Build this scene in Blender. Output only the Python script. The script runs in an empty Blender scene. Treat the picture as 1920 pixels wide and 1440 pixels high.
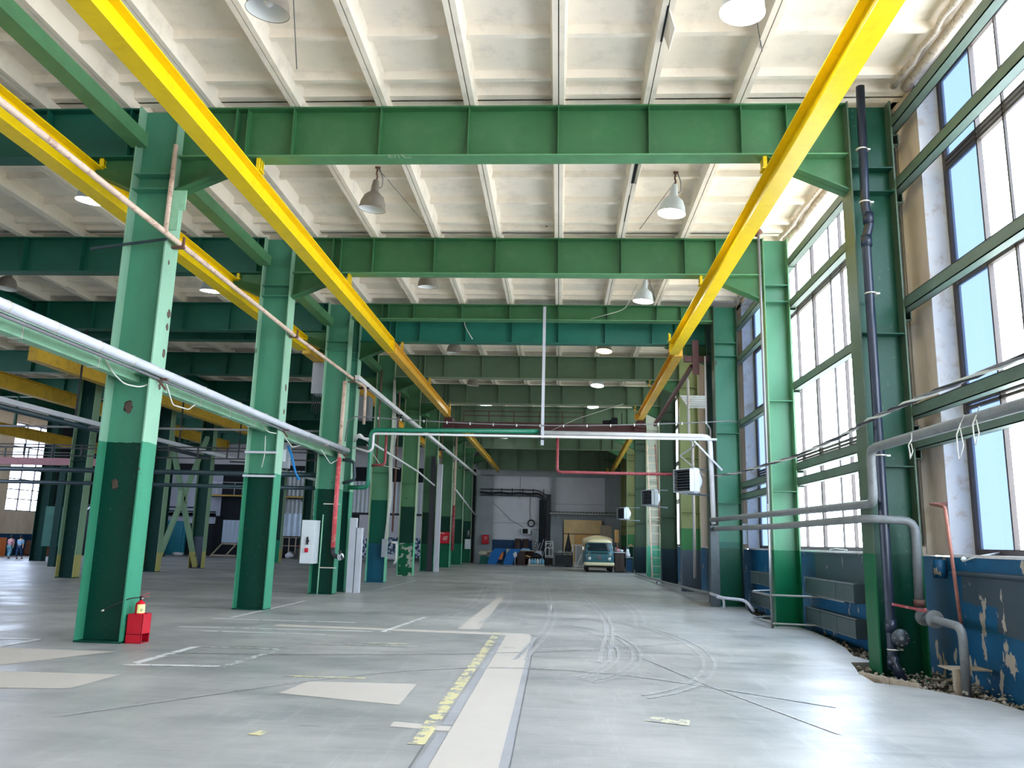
import bpy, math, random
from mathutils import Vector, Matrix
random.seed(7)
D = bpy.data; SC = bpy.context.scene; COL = SC.collection; PI = math.pi
def srgb(r, g, b):
    f = lambda c: (c/255/12.92) if c/255 <= .04045 else ((c/255+.055)/1.055)**2.4
    return (f(r), f(g), f(b), 1)
# ---------------------------------------------------------------- materials
class NT:
    def __init__(s, name):
        s.m = D.materials.new(name); s.m.use_nodes = True; s.t = s.m.node_tree
        s.b = s.t.nodes['Principled BSDF']; s.out = s.t.nodes['Material Output']
    def n(s, typ, **kw):
        o = s.t.nodes.new(typ)
        for k, v in kw.items(): setattr(o, k, v)
        return o
    def link(s, a, b): s.t.links.new(a, b)
    def val(s, sock, v):
        if hasattr(v, 'is_linked') or hasattr(v, 'links'): s.link(v, sock)
        else: sock.default_value = v
    def math(s, op, a, b=0., c=None):
        o = s.n('ShaderNodeMath', operation=op); s.val(o.inputs[0], a); s.val(o.inputs[1], b)
        if c is not None: s.val(o.inputs[2], c)
        return o.outputs[0]
    def noise(s, scale, detail=4, rough=.6, vec=None, stretch=None):
        o = s.n('ShaderNodeTexNoise'); o.inputs['Scale'].default_value = scale
        o.inputs['Detail'].default_value = detail; o.inputs['Roughness'].default_value = rough
        v = vec if vec is not None else s.pos()
        if stretch:
            mp = s.n('ShaderNodeMapping'); mp.inputs['Scale'].default_value = stretch
            s.link(v, mp.inputs[0]); v = mp.outputs[0]
        s.link(v, o.inputs['Vector']); return o.outputs['Fac']
    def pos(s):
        if not hasattr(s, '_p'): s._p = s.n('ShaderNodeNewGeometry').outputs['Position']
        return s._p
    def xyz(s):
        if not hasattr(s, '_x'):
            s._x = s.n('ShaderNodeSeparateXYZ'); s.link(s.pos(), s._x.inputs[0])
        return s._x.outputs
    def mix(s, f, a, b):
        o = s.n('ShaderNodeMix', data_type='RGBA'); s.val(o.inputs[0], f); s.val(o.inputs[6], a); s.val(o.inputs[7], b)
        return o.outputs[2]
    def step(s, v, lo, hi):
        o = s.n('ShaderNodeMapRange'); s.val(o.inputs[0], v); o.inputs[1].default_value = lo; o.inputs[2].default_value = hi
        return o.outputs[0]
def mat(name, col, rough=.5, metal=0., var=.12, scale=3., dirt=None, dirtamt=.0, bump=0., spec=.5, stretch=None):
    k = NT(name); c = srgb(*col)
    k.b.inputs['Roughness'].default_value = rough; k.b.inputs['Metallic'].default_value = metal
    k.b.inputs['Specular IOR Level'].default_value = spec
    if var or dirt:
        n = k.noise(scale, stretch=stretch)
        lo = tuple(x*(1-var) for x in c[:3])+(1,); hi = tuple(min(1, x*(1+var)) for x in c[:3])+(1,)
        out = k.mix(k.step(n, .3, .7), lo, hi)
        if dirt:
            n2 = k.noise(scale*2.3, 6, .7, stretch=stretch); out = k.mix(k.math('MULTIPLY', k.step(n2, .52, .68), dirtamt), out, srgb(*dirt))
        k.link(out, k.b.inputs['Base Color'])
    else: k.b.inputs['Base Color'].default_value = c
    if bump:
        bn = k.n('ShaderNodeBump'); bn.inputs['Strength'].default_value = bump; bn.inputs['Distance'].default_value = .02
        k.link(k.noise(scale*6), bn.inputs['Height']); k.link(bn.outputs[0], k.b.inputs['Normal'])
    return k.m
def zpaint(name, layers, rough=.4, var=.12, rust=.5, peel=None):
    """coats of paint by height: layers = [(top_z, rgb)...] from below; peel = (z, rgb, density) flakes under z"""
    k = NT(name); z = k.xyz()[2]; n = k.noise(5., 4, .6)
    zz = k.math('ADD', z, k.math('MULTIPLY', k.math('SUBTRACT', k.noise(9., 3), .5), .05))
    v = k.step(k.noise(1.3, 5, .6, stretch=(1, 1, .35)), .3, .7)
    out = None
    for top, rgb in reversed(layers):
        c = srgb(*rgb); lo = tuple(x*(1-var) for x in c[:3])+(1,); hi = tuple(min(1, x*(1+var)) for x in c[:3])+(1,)
        cc = k.mix(v, lo, hi)
        out = cc if out is None else k.mix(k.math('LESS_THAN', zz, top), out, cc)
    if peel:
        n2 = k.noise(3.2, 5, .62)
        m = k.math('MULTIPLY', k.math('LESS_THAN', zz, peel[0]), k.math('GREATER_THAN', n2, peel[2])); out = k.mix(m, out, srgb(*peel[1]))
    if rust:
        m = k.math('GREATER_THAN', k.noise(2.1, 3, .5), .735-.02*rust); out = k.mix(k.math('MULTIPLY', m, .8), out, srgb(70, 62, 52))
        m = k.math('MULTIPLY', k.step(k.noise(14, 5, .7), .62, .75), .35); out = k.mix(m, out, srgb(160, 165, 150))
    k.link(out, k.b.inputs['Base Color']); k.b.inputs['Roughness'].default_value = rough; k.b.inputs['Specular IOR Level'].default_value = .25
    return k.m
def emit(name, col, st):
    k = NT(name); k.b.inputs['Base Color'].default_value = srgb(*col); k.b.inputs['Emission Color'].default_value = srgb(*col)
    k.b.inputs['Emission Strength'].default_value = st; return k.m
def glassmat(name, tint, gloss=.08, haze=.0, hazecol=(1, 1, 1, 1)):
    k = NT(name); t = k.n('ShaderNodeBsdfTransparent'); t.inputs[0].default_value = tint
    g = k.n('ShaderNodeBsdfGlossy'); g.inputs['Roughness'].default_value = .05
    m = k.n('ShaderNodeMixShader'); m.inputs[0].default_value = gloss; k.link(t.outputs[0], m.inputs[1]); k.link(g.outputs[0], m.inputs[2])
    o = m.outputs[0]
    if haze:
        tr = k.n('ShaderNodeBsdfTranslucent'); tr.inputs[0].default_value = hazecol
        m2 = k.n('ShaderNodeMixShader'); m2.inputs[0].default_value = haze; k.link(o, m2.inputs[1]); k.link(tr.outputs[0], m2.inputs[2]); o = m2.outputs[0]
    k.link(o, k.out.inputs[0]); return k.m
GU = (82, 150, 122); GL = (0, 62, 48); GIRD = (56, 110, 68)
M = {}
M['col'] = zpaint('column_green', [(3.07, GL), (99, GU)], .38)
M['col_flange'] = zpaint('column_flange_green', [(3.07, (58, 138, 105)), (99, (140, 182, 155))], .45, rust=1.)  # paler than the web: light falling on the flange is painted in
M['col_teal'] = zpaint('column_green_blue_foot', [(1.45, (18, 86, 110)), (3.1, (0, 84, 66)), (99, (84, 140, 104))], .38)
M['col_peel'] = zpaint('column_green_peeling', [(1.45, (10, 98, 66)), (3.1, (0, 60, 46)), (99, (92, 142, 100))], .4, peel=(1.45, (185, 190, 175), .53))
M['col_far'] = zpaint('column_green_far', [(1.4, (10, 105, 75)), (3.05, (0, 64, 48)), (99, (92, 140, 104))], .4)
M['col_flange_far'] = zpaint('column_flange_pale', [(1.5, (110, 190, 150)), (99, (160, 180, 146))], .45, rust=.6)
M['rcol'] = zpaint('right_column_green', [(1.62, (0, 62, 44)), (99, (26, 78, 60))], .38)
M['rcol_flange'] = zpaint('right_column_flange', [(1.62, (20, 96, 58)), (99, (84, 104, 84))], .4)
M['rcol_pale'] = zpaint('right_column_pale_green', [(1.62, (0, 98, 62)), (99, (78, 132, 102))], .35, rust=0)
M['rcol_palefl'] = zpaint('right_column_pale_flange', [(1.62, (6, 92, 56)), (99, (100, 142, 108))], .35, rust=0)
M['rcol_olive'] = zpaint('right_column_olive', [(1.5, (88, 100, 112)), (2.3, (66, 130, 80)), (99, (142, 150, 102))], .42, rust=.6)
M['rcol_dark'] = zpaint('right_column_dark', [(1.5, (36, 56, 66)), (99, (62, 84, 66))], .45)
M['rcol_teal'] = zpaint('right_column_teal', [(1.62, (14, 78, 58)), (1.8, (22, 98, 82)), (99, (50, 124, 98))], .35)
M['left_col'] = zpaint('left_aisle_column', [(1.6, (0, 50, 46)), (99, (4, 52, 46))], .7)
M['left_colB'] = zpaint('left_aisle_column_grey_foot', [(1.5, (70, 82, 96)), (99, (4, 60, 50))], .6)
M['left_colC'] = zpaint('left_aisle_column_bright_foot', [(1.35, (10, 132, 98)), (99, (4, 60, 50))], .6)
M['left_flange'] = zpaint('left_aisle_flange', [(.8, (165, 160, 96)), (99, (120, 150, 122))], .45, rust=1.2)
M['girder'] = mat('girder_green', GIRD, .42, var=.1, scale=1.2, dirt=(110, 140, 110), dirtamt=.15)
M['girder_teal'] = mat('girder_teal', (40, 122, 104), .42, var=.1, scale=1.5)
M['girder_pale'] = mat('girder_flange_dusty', (138, 154, 130), .6, var=.1, scale=1.5)  # paler green for the bottom flanges
M['girder_st'] = mat('girder_stiffener_dusty', (108, 134, 106), .6, var=.1, scale=1.5)  # slightly paler than the girder web
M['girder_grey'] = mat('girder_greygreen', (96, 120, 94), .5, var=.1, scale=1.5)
M['brace'] = mat('brace_green', (90, 145, 100), .45, var=.12)
M['tie'] = mat('tie_pale_green', (150, 205, 170), .45, var=.08, dirt=(110, 140, 120), dirtamt=.3)
M['yellow'] = mat('crane_yellow', (250, 212, 6), .38, var=.05, scale=2., dirt=(200, 160, 10), dirtamt=.25)
M['yellow2'] = mat('crane_ochre', (240, 186, 60), .42, var=.08, scale=2., dirt=(170, 130, 50), dirtamt=.3)
M['yellow3'] = mat('crane_old_yellow', (206, 165, 50), .5, var=.1, scale=2., dirt=(120, 95, 40), dirtamt=.5)
M['ceil'] = mat('ceiling_limewash', (250, 238, 220), .9, var=.05, scale=.9, dirt=(176, 168, 156), dirtamt=.22, spec=.1)
M['ceil_dark'] = mat('ceiling_gap_dark', (28, 30, 32), .9, var=0)
M['walltan'] = mat('wall_concrete_panel', (224, 206, 188), .85, var=.08, scale=1.1, dirt=(140, 125, 110), dirtamt=.3, stretch=(1, 1, .3), spec=.2)
M['reveal'] = mat('window_reveal_white', (214, 214, 212), .8, var=.05, scale=2, dirt=(170, 140, 105), dirtamt=.5, spec=.2)
M['foam'] = mat('wall_top_seal_foam', (205, 192, 176), .95, var=.15, scale=5, dirt=(110, 95, 85), dirtamt=.6, bump=.8, spec=.1)
M['framedk'] = mat('window_steel_frame', (70, 62, 58), .6, var=.15, scale=4)
M['girt'] = mat('girt_green', (88, 108, 94), .5, var=.12, scale=2.5, dirt=(90, 95, 85), dirtamt=.5)
M['glass'] = glassmat('pane_clear', (.96, .98, 1, 1), .06)
M['glassfrost'] = glassmat('pane_frosted', (.8, .85, .9, 1), .04, .5, (.95, .97, 1, 1))
M['glassblue'] = glassmat('pane_blue', (.19, .23, .30, 1), .03, .08, (.5, .6, .8, 1))
M['glassdirty'] = glassmat('pane_grimy', (.56, .6, .6, 1), .05, .2, (.4, .42, .42, 1))  # tint added to cut the daylight through the far windows
M['glassleft'] = glassmat('pane_dusty_left', (.74, .78, .86, 1), .05)  # tint added to dim the bright left windows
M['black'] = mat('black_plastic_pipe', (32, 42, 58), .3, var=.08)
M['steel'] = mat('galvanised_steel', (150, 152, 150), .4, .6, var=.1, scale=6)
M['clip'] = mat('clamp_bright', (225, 222, 205), .35, .5, var=0)
M['pipegrey'] = mat('pipe_grey_paint', (122, 126, 125), .45, var=.12, scale=4, dirt=(90, 88, 84), dirtamt=.4)
M['pipewhite'] = mat('pipe_white_paint', (225, 225, 225), .45, var=.06)
M['pipegreen'] = mat('pipe_green_paint', (20, 120, 92), .35, var=.1)
M['pipered'] = mat('pipe_red_paint', (140, 52, 58), .55, var=.15, scale=6, dirt=(190, 150, 145), dirtamt=.5)
M['pipepink'] = mat('pipe_faded_red', (214, 84, 92), .45, var=.18, scale=3, dirt=(235, 190, 160), dirtamt=.7)
M['pipetan'] = mat('pipe_primer_tan', (216, 190, 170), .55, var=.1, scale=3, dirt=(150, 96, 70), dirtamt=.8)
M['rust'] = mat('rusty_steel', (112, 78, 66), .6, .2, var=.25, scale=7, dirt=(90, 50, 40), dirtamt=.6)
M['copper'] = mat('copper_pipe', (158, 104, 88), .45, .3, var=.15, scale=5, dirt=(110, 60, 50), dirtamt=.5)
M['conduit'] = mat('cable_duct_grey', (196, 198, 206), .45, var=.06, scale=3)
M['cable'] = mat('cable_white', (214, 216, 206), .5, var=0)
M['cablegrey'] = mat('cable_grey', (120, 120, 122), .5, var=.1)
M['cabledark'] = mat('cable_dark', (38, 40, 46), .5, var=.1)
M['maroon'] = mat('crane_maroon', (88, 48, 50), .5, var=.15)
M['maroonL'] = mat('crane_faded_maroon', (150, 92, 98), .5, var=.12)
M['darkpipe'] = mat('dark_teal_pipe', (34, 58, 66), .45, var=.15)
M['lampshade'] = mat('lamp_shade_grey', (150, 142, 132), .45, .2, var=.12, scale=6)
M['lampin'] = mat('lamp_reflector_white', (236, 236, 232), .4, var=0)
M['lampon'] = emit('lamp_glow_white', (236, 244, 255), 26)
M['lampyel'] = emit('lamp_glow_yellow', (255, 226, 110), 6)
M['white'] = mat('white_enamel', (214, 222, 224), .4, var=.04)
M['red'] = mat('red_enamel', (190, 8, 36), .35, var=.05)
M['redext'] = mat('extinguisher_red', (215, 16, 40), .2, var=.02)
M['labely'] = mat('label_yellow', (236, 232, 150), .5, var=0)
M['ink'] = mat('black_ink', (25, 25, 28), .5, var=0)
M['rubber'] = mat('black_rubber', (24, 25, 27), .6, var=.1)
M['blackin'] = mat('dark_interior', (14, 18, 24), .8, var=.1)
M['wood'] = mat('weathered_board', (186, 172, 150), .8, var=.15, scale=5, dirt=(120, 105, 85), dirtamt=.4, stretch=(1, 4, 1))
M['ply'] = mat('plywood', (240, 206, 150), .6, var=.1, scale=1.2, dirt=(226, 170, 96), dirtamt=.3)
M['ply2'] = mat('plywood_dark', (236, 184, 116), .6, var=.12, scale=2, dirt=(190, 140, 80), dirtamt=.3)
M['rubble'] = mat('rubble_stone', (150, 142, 128), .9, var=.3, scale=9, spec=.2)
M['earth'] = mat('gravel_bed', (70, 66, 62), .95, var=.2, scale=12, spec=.1, bump=.6)
M['darkmetal'] = mat('dark_grey_metal', (72, 82, 86), .4, .3, var=.15, scale=5)
M['radiator'] = mat('radiator_grey', (78, 92, 94), .4, .2, var=.12, scale=5)
M['backwall'] = mat('back_wall_white', (214, 214, 220), .8, var=.05, scale=.8, dirt=(180, 180, 186), dirtamt=.25, spec=.2)
M['backgrey'] = mat('back_wall_grey', (150, 156, 160), .7, var=.08, scale=1.)
M['dadoblue'] = mat('dado_navy', (8, 62, 104), .5, var=.12, scale=2)
M['mint'] = zpaint('mint_wall', [(1.6, (104, 190, 160)), (99, (176, 178, 166))], .6, rust=0)
M['corr'] = mat('corrugated_sheet', (176, 184, 188), .45, .3, var=.08, scale=2)
M['corrblue'] = mat('corrugated_sheet_bright', (196, 216, 236), .4, .1, var=.06, scale=2)
M['teal'] = mat('teal_door_paint', (24, 140, 168), .5, var=.15, scale=1.5)
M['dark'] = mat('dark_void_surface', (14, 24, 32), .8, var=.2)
M['aircon'] = mat('heater_casing', (196, 203, 212), .4, var=.03)
M['brown'] = mat('dark_brown_wood', (64, 48, 46), .5, var=.2, scale=6, stretch=(1, 1, .2))
M['brown2'] = mat('brown_board', (112, 72, 56), .6, var=.15)
M['tarp'] = mat('tarp_beige', (190, 184, 160), .8, var=.15)
M['bluefoam'] = mat('blue_panel', (4, 104, 176), .6, var=.05)
M['orange'] = mat('orange_plastic', (226, 128, 72), .5, var=.05)
M['bottle'] = glassmat('water_bottle_blue', (.55, .78, .92, 1), .2, .3, (.4, .7, .9, 1))
M['bottle2'] = mat('plastic_bottle_blue', (130, 190, 220), .2, var=.2, scale=10)
M['vanblue'] = mat('van_blue_green', (62, 112, 122), .25, var=.04)
M['vancream'] = mat('van_cream', (236, 222, 182), .3, var=.03)
M['canvas'] = mat('van_cover_beige', (206, 188, 146), .8, var=.06)
M['vanglass'] = mat('van_window_dark', (24, 38, 46), .08, var=.3, scale=1.2)
M['chrome'] = mat('chrome', (220, 220, 220), .12, .9, var=0)
M['emblem'] = mat('van_emblem', (164, 120, 130), .4, var=0)
M['skin'] = mat('skin', (196, 150, 125), .6, var=.03)
M['hair'] = mat('dark_hair', (34, 30, 34), .7, var=.1)
M['shirtpink'] = mat('shirt_pink', (206, 150, 160), .8, var=.2, scale=20)
M['shirtblue'] = mat('shirt_light_blue', (140, 190, 225), .8, var=.1, scale=20)
M['jeansL'] = mat('jeans_light', (110, 165, 185), .8, var=.1)
M['jeansD'] = mat('jeans_dark', (24, 66, 104), .8, var=.1)
M['shoe'] = mat('shoe_dark', (26, 30, 40), .6, var=0)
M['bagwhite'] = mat('plastic_bag_white', (225, 225, 232), .5, var=.1)
M['cyan'] = mat('blue_bin', (10, 130, 200), .5, var=.05)
M['greenbag'] = mat('green_sack', (16, 92, 80), .6, var=.15)
M['lilac'] = mat('far_wall_lilac', (190, 196, 214), .8, var=.06, scale=1)
# blue dado of the window wall with a grey-green patch coat and flaking
def dado():
    k = NT('dado_blue_flaking'); x = k.xyz(); y, z = x[1], x[2]
    base = k.mix(k.step(k.noise(1.5, 5), .3, .7), srgb(0, 70, 104), srgb(4, 92, 134))
    w = k.math('MULTIPLY', k.math('SUBTRACT', k.noise(.8, 3), .5), .9)
    w2 = k.math('MULTIPLY', w, .3)
    pa = k.math('MULTIPLY', k.math('LESS_THAN', k.math('ADD', y, w2), 11.8), k.math('GREATER_THAN', k.math('ADD', z, w2), 1.0))
    pb = k.math('MULTIPLY', k.math('LESS_THAN', k.math('ADD', y, w2), 10.9), k.math('GREATER_THAN', k.math('ADD', z, w2), .64))
    patch1 = k.math('MAXIMUM', pa, pb)
    patch1 = k.math('MULTIPLY', patch1, k.math('LESS_THAN', z, 1.42))
    patch2 = k.math('MULTIPLY', k.math('GREATER_THAN', z, 1.02), k.math('MULTIPLY', k.math('GREATER_THAN', y, 13.6), k.math('LESS_THAN', k.math('ADD', y, w), 18.2)))
    base = k.mix(k.math('MAXIMUM', patch1, patch2), base, srgb(60, 74, 82))
    band = k.math('ABSOLUTE', k.math('SUBTRACT', y, 11.4))
    lowz = k.math('MULTIPLY', k.math('LESS_THAN', z, 1.25), k.math('MULTIPLY', k.math('SUBTRACT', 1.25, z), .045))
    thr = k.math('SUBTRACT', .70, lowz); thr = k.math('ADD', thr, k.math('MULTIPLY', k.math('MINIMUM', band, 1.6), .02)); thr = k.math('SUBTRACT', thr, .085)
    fl = k.math('GREATER_THAN', k.noise(3.4, 5, .62, stretch=(1, 1, .5)), thr)
    base = k.mix(fl, base, srgb(178, 166, 148))
    k.link(base, k.b.inputs['Base Color']); k.b.inputs['Roughness'].default_value = .5; return k.m
M['dado'] = dado()
def concrete(k):
    a = k.step(k.noise(.4, 6, .65, stretch=(.7, 1, 1)), .3, .7); b = k.step(k.noise(1.6, 7, .72, stretch=(.45, 1.8, 1)), .28, .74)
    d = k.step(k.noise(3.5, 6, .75, stretch=(.35, 2.4, 1)), .35, .8)
    c = k.mix(a, srgb(104, 110, 109), srgb(190, 186, 178)); c = k.mix(k.math('MULTIPLY', b, .5), c, srgb(196, 192, 184))
    c = k.mix(k.math('MULTIPLY', d, .2), c, srgb(92, 102, 106))
    s = k.math('GREATER_THAN', k.noise(22, 3, .55), .735); c = k.mix(k.math('MULTIPLY', s, .6), c, srgb(222, 222, 216))
    st = k.step(k.noise(1.3, 6, .8, stretch=(5, .45, 1)), .54, .7); c = k.mix(k.math('MULTIPLY', st, .4), c, srgb(196, 196, 190))
    st = k.step(k.noise(2.1, 6, .8, stretch=(.3, 4, 1)), .56, .7); c = k.mix(k.math('MULTIPLY', st, .35), c, srgb(200, 198, 190))
    return c
def floor_mat(name, over=None, thr=.5, amt=1., scale=6., rough=(.28, .5)):
    k = NT(name); c = concrete(k)
    if over:
        m = k.math('GREATER_THAN', k.noise(scale, 5, .65), thr) if thr > 0 else None
        if m is not None: c = k.mix(k.math('MULTIPLY', m, amt), c, srgb(*over))
        else: c = k.mix(amt, c, srgb(*over))
    k.link(c, k.b.inputs['Base Color'])
    r = k.n('ShaderNodeMapRange'); k.link(k.noise(.9, 5, .6), r.inputs[0]); r.inputs[1].default_value = .3; r.inputs[2].default_value = .7
    r.inputs[3].default_value = rough[0]; r.inputs[4].default_value = rough[1]; k.link(r.outputs[0], k.b.inputs['Roughness'])
    k.b.inputs['Specular IOR Level'].default_value = .36
    return k.m
M['floor'] = floor_mat('floor_concrete')
M['f_patch'] = floor_mat('floor_cement_patch', (200, 190, 176), 0, .85, rough=(.7, .85))
M['f_white'] = floor_mat('floor_white_line', (236, 236, 230), .42, .95, 5.)
M['f_white2'] = floor_mat('floor_white_line_worn', (222, 224, 218), .53, .9, 8.)
M['f_yellow'] = floor_mat('floor_yellow_line_worn', (228, 216, 160), .49, .92, 6.)
M['f_edge'] = floor_mat('floor_trench_edge', (160, 160, 165), 0, .5, rough=(.5, .7))
M['f_dark'] = floor_mat('floor_joint', (105, 108, 108), 0, .8)
M['f_tyre'] = floor_mat('floor_tyre_trace', (212, 212, 210), .5, .4, 14.)
M['f_cream'] = floor_mat('floor_cream_smear', (222, 214, 180), .5, .85, 9.)
# ---------------------------------------------------------------- mesh builder
class MB:
    def __init__(s): s.v = []; s.f = []; s.mi = []; s.cur = 0; s.sm = []
    def add(s, vs, fs, smooth=False):
        o = len(s.v); s.v += [Vector(p) for p in vs]
        for f in fs: s.f.append([i+o for i in f]); s.mi.append(s.cur); s.sm.append(smooth)
        return s
    def box(s, a, b):
        x0, y0, z0 = a; x1, y1, z1 = b
        x0, x1 = sorted((x0, x1)); y0, y1 = sorted((y0, y1)); z0, z1 = sorted((z0, z1))
        return s.add([(x0, y0, z0), (x1, y0, z0), (x1, y1, z0), (x0, y1, z0), (x0, y0, z1), (x1, y0, z1), (x1, y1, z1), (x0, y1, z1)],
              [(0, 3, 2, 1), (4, 5, 6, 7), (0, 1, 5, 4), (1, 2, 6, 5), (2, 3, 7, 6), (3, 0, 4, 7)])
    def bar(s, p, q, w, h, up=(0, 0, 1)):
        p, q = Vector(p), Vector(q); d = (q-p).normalized(); u = Vector(up)
        if abs(d.dot(u)) > .99: u = Vector((0, 1, 0))
        r = d.cross(u).normalized(); u = r.cross(d)
        vs = [c+r*(i*w/2)+u*(j*h/2) for c in (p, q) for i, j in ((-1, -1), (1, -1), (1, 1), (-1, 1))]
        return s.add(vs, [(0, 1, 2, 3), (7, 6, 5, 4), (0, 4, 5, 1), (1, 5, 6, 2), (2, 6, 7, 3), (3, 7, 4, 0)])
    def prism(s, poly, axis, a, b):
        n = len(poly)
        def P(u, v, t): return {'x': (t, u, v), 'y': (u, t, v), 'z': (u, v, t)}[axis]
        vs = [P(u, v, a) for u, v in poly]+[P(u, v, b) for u, v in poly]
        return s.add(vs, [list(range(n))[::-1], list(range(n, 2*n))]+[(i, (i+1) % n, (i+1) % n+n, i+n) for i in range(n)])
    def tube(s, pts, r, n=10, bend=0., cap=True, smooth=True):
        P = [Vector(p) for p in pts]
        if bend:
            Q = [P[0]]
            for a, b, c in zip(P, P[1:], P[2:]):
                d1 = (a-b); d2 = (c-b); k = min(bend, d1.length*.49, d2.length*.49); d1.normalize(); d2.normalize()
                s0, s1 = b+d1*k, b+d2*k
                for t in (0, .25, .5, .75, 1): Q.append(s0*(1-t)**2+b*2*t*(1-t)+s1*t*t)
            P = Q+[P[-1]]
        rr = r if isinstance(r, (list, tuple)) else [r]*len(P)
        d = (P[1]-P[0]).normalized(); u = Vector((0, 0, 1)) if abs(d.z) < .9 else Vector((1, 0, 0))
        r1 = d.cross(u).normalized(); vs = []
        for i, p in enumerate(P):
            t = (P[min(i+1, len(P)-1)]-P[max(i-1, 0)]).normalized()
            r1 = (r1-t*r1.dot(t)).normalized(); r2 = t.cross(r1)
            vs += [p+(r1*math.cos(2*PI*j/n)+r2*math.sin(2*PI*j/n))*rr[i] for j in range(n)]
        fs = [(i*n+j, i*n+(j+1) % n, (i+1)*n+(j+1) % n, (i+1)*n+j) for i in range(len(P)-1) for j in range(n)]
        s.add(vs, fs, smooth)
        if cap:
            o = len(s.v)-len(vs); s.f += [[o+j for j in range(n)][::-1], [o+(len(P)-1)*n+j for j in range(n)]]; s.mi += [s.cur]*2; s.sm += [False]*2
        return s
    def cyl(s, p, q, r, n=16): return s.tube([p, q], r, n)
    def lathe(s, prof, c, n=24, axis='z', smooth=True):
        vs = []
        for r, h in prof:
            for j in range(n):
                a = 2*PI*j/n; u, v = r*math.cos(a), r*math.sin(a)
                vs.append({'z': (c[0]+u, c[1]+v, c[2]+h), 'y': (c[0]+u, c[1]+h, c[2]+v), 'x': (c[0]+h, c[1]+u, c[2]+v)}[axis])
        return s.add(vs, [(i*n+j, i*n+(j+1) % n, (i+1)*n+(j+1) % n, (i+1)*n+j) for i in range(len(prof)-1) for j in range(n)], smooth)
    def blob(s, c, r, sx=1, sy=1, sz=1, jit=.0, n=10, m=6):
        vs = []
        for i in range(m+1):
            th = PI*i/m
            for j in range(n):
                a = 2*PI*j/n; k = r*(1+random.uniform(-jit, jit))
                vs.append((c[0]+k*sx*math.sin(th)*math.cos(a), c[1]+k*sy*math.sin(th)*math.sin(a), c[2]+k*sz*math.cos(th)))
        return s.add(vs, [(i*n+j, (i+1)*n+j, (i+1)*n+(j+1) % n, i*n+(j+1) % n) for i in range(m) for j in range(n)], True)
    def build(s, name, m, parent=None, rot=None):
        ms = m if isinstance(m, list) else [m]
        off = Vector((0, 0, 0)); p = parent
        while p is not None: off += Vector(p.location); p = p.parent
        me = D.meshes.new(name); me.from_pydata([v-off for v in s.v], [], s.f)
        for x in ms: me.materials.append(M[x] if isinstance(x, str) else x)
        for i, pl in enumerate(me.polygons): pl.material_index = s.mi[i]; pl.use_smooth = s.sm[i]
        import bmesh
        bm = bmesh.new(); bm.from_mesh(me); bmesh.ops.recalc_face_normals(bm, faces=bm.faces); bm.to_mesh(me); bm.free()
        o = D.objects.new(name, me); COL.objects.link(o)
        if parent is not None: o.parent = parent
        return o
def tag(o, label=None, cat=None, group=None, kind=None):
    for k, v in (('label', label), ('category', cat), ('group', group), ('kind', kind)):
        if v: o[k] = v
    return o
def thing(name, label, cat, loc=(0, 0, 0), group=None):
    o = D.objects.new(name, None); COL.objects.link(o); o.location = loc; o.empty_display_size = .2
    return tag(o, label, cat, group)
def struct(mb, name, m): return tag(mb.build(name, m), kind='structure')
def copy_tree(root, loc, label=None, group=None):
    r = root.copy(); COL.objects.link(r); r.location = loc
    if label: r['label'] = label
    if group: r['group'] = group
    for ch in [o for o in D.objects if o.parent is root]:
        c = ch.copy(); COL.objects.link(c); c.parent = r
        for g in [o for o in D.objects if o.parent is ch]:
            d = g.copy(); COL.objects.link(d); d.parent = c
    return r
def single(mb, name, m, label, cat, group=None): return tag(mb.build(name, m), label, cat, group)
FR = [12.45, 18.45, 24.0, 25.25, 31.0, 37.0, 43.1, 49.3, 55.4]
ZB, ZT = 7.96, 8.87
M['rustdk'] = mat('rust_dent_dark', (92, 74, 66), .8, var=.2, scale=30)
SPOT1 = [(-6.578, 12.6, 5.27, .06), (-6.578, 12.58, 5.03, .045), (-6.578, 12.57, 4.58, .05), (-6.578, 12.56, 4.01, .04), (-7.0, 12.438, 3.65, .075), (-7.07, 12.438, 2.4, .06), (-6.578, 12.4, 6.1, .03)]
SPOT2 = [(-6.578, 18.5, 5.14, .06), (-6.578, 18.51, 4.56, .05)]
WORLD = 9.0; EXPO = 0.85
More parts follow.
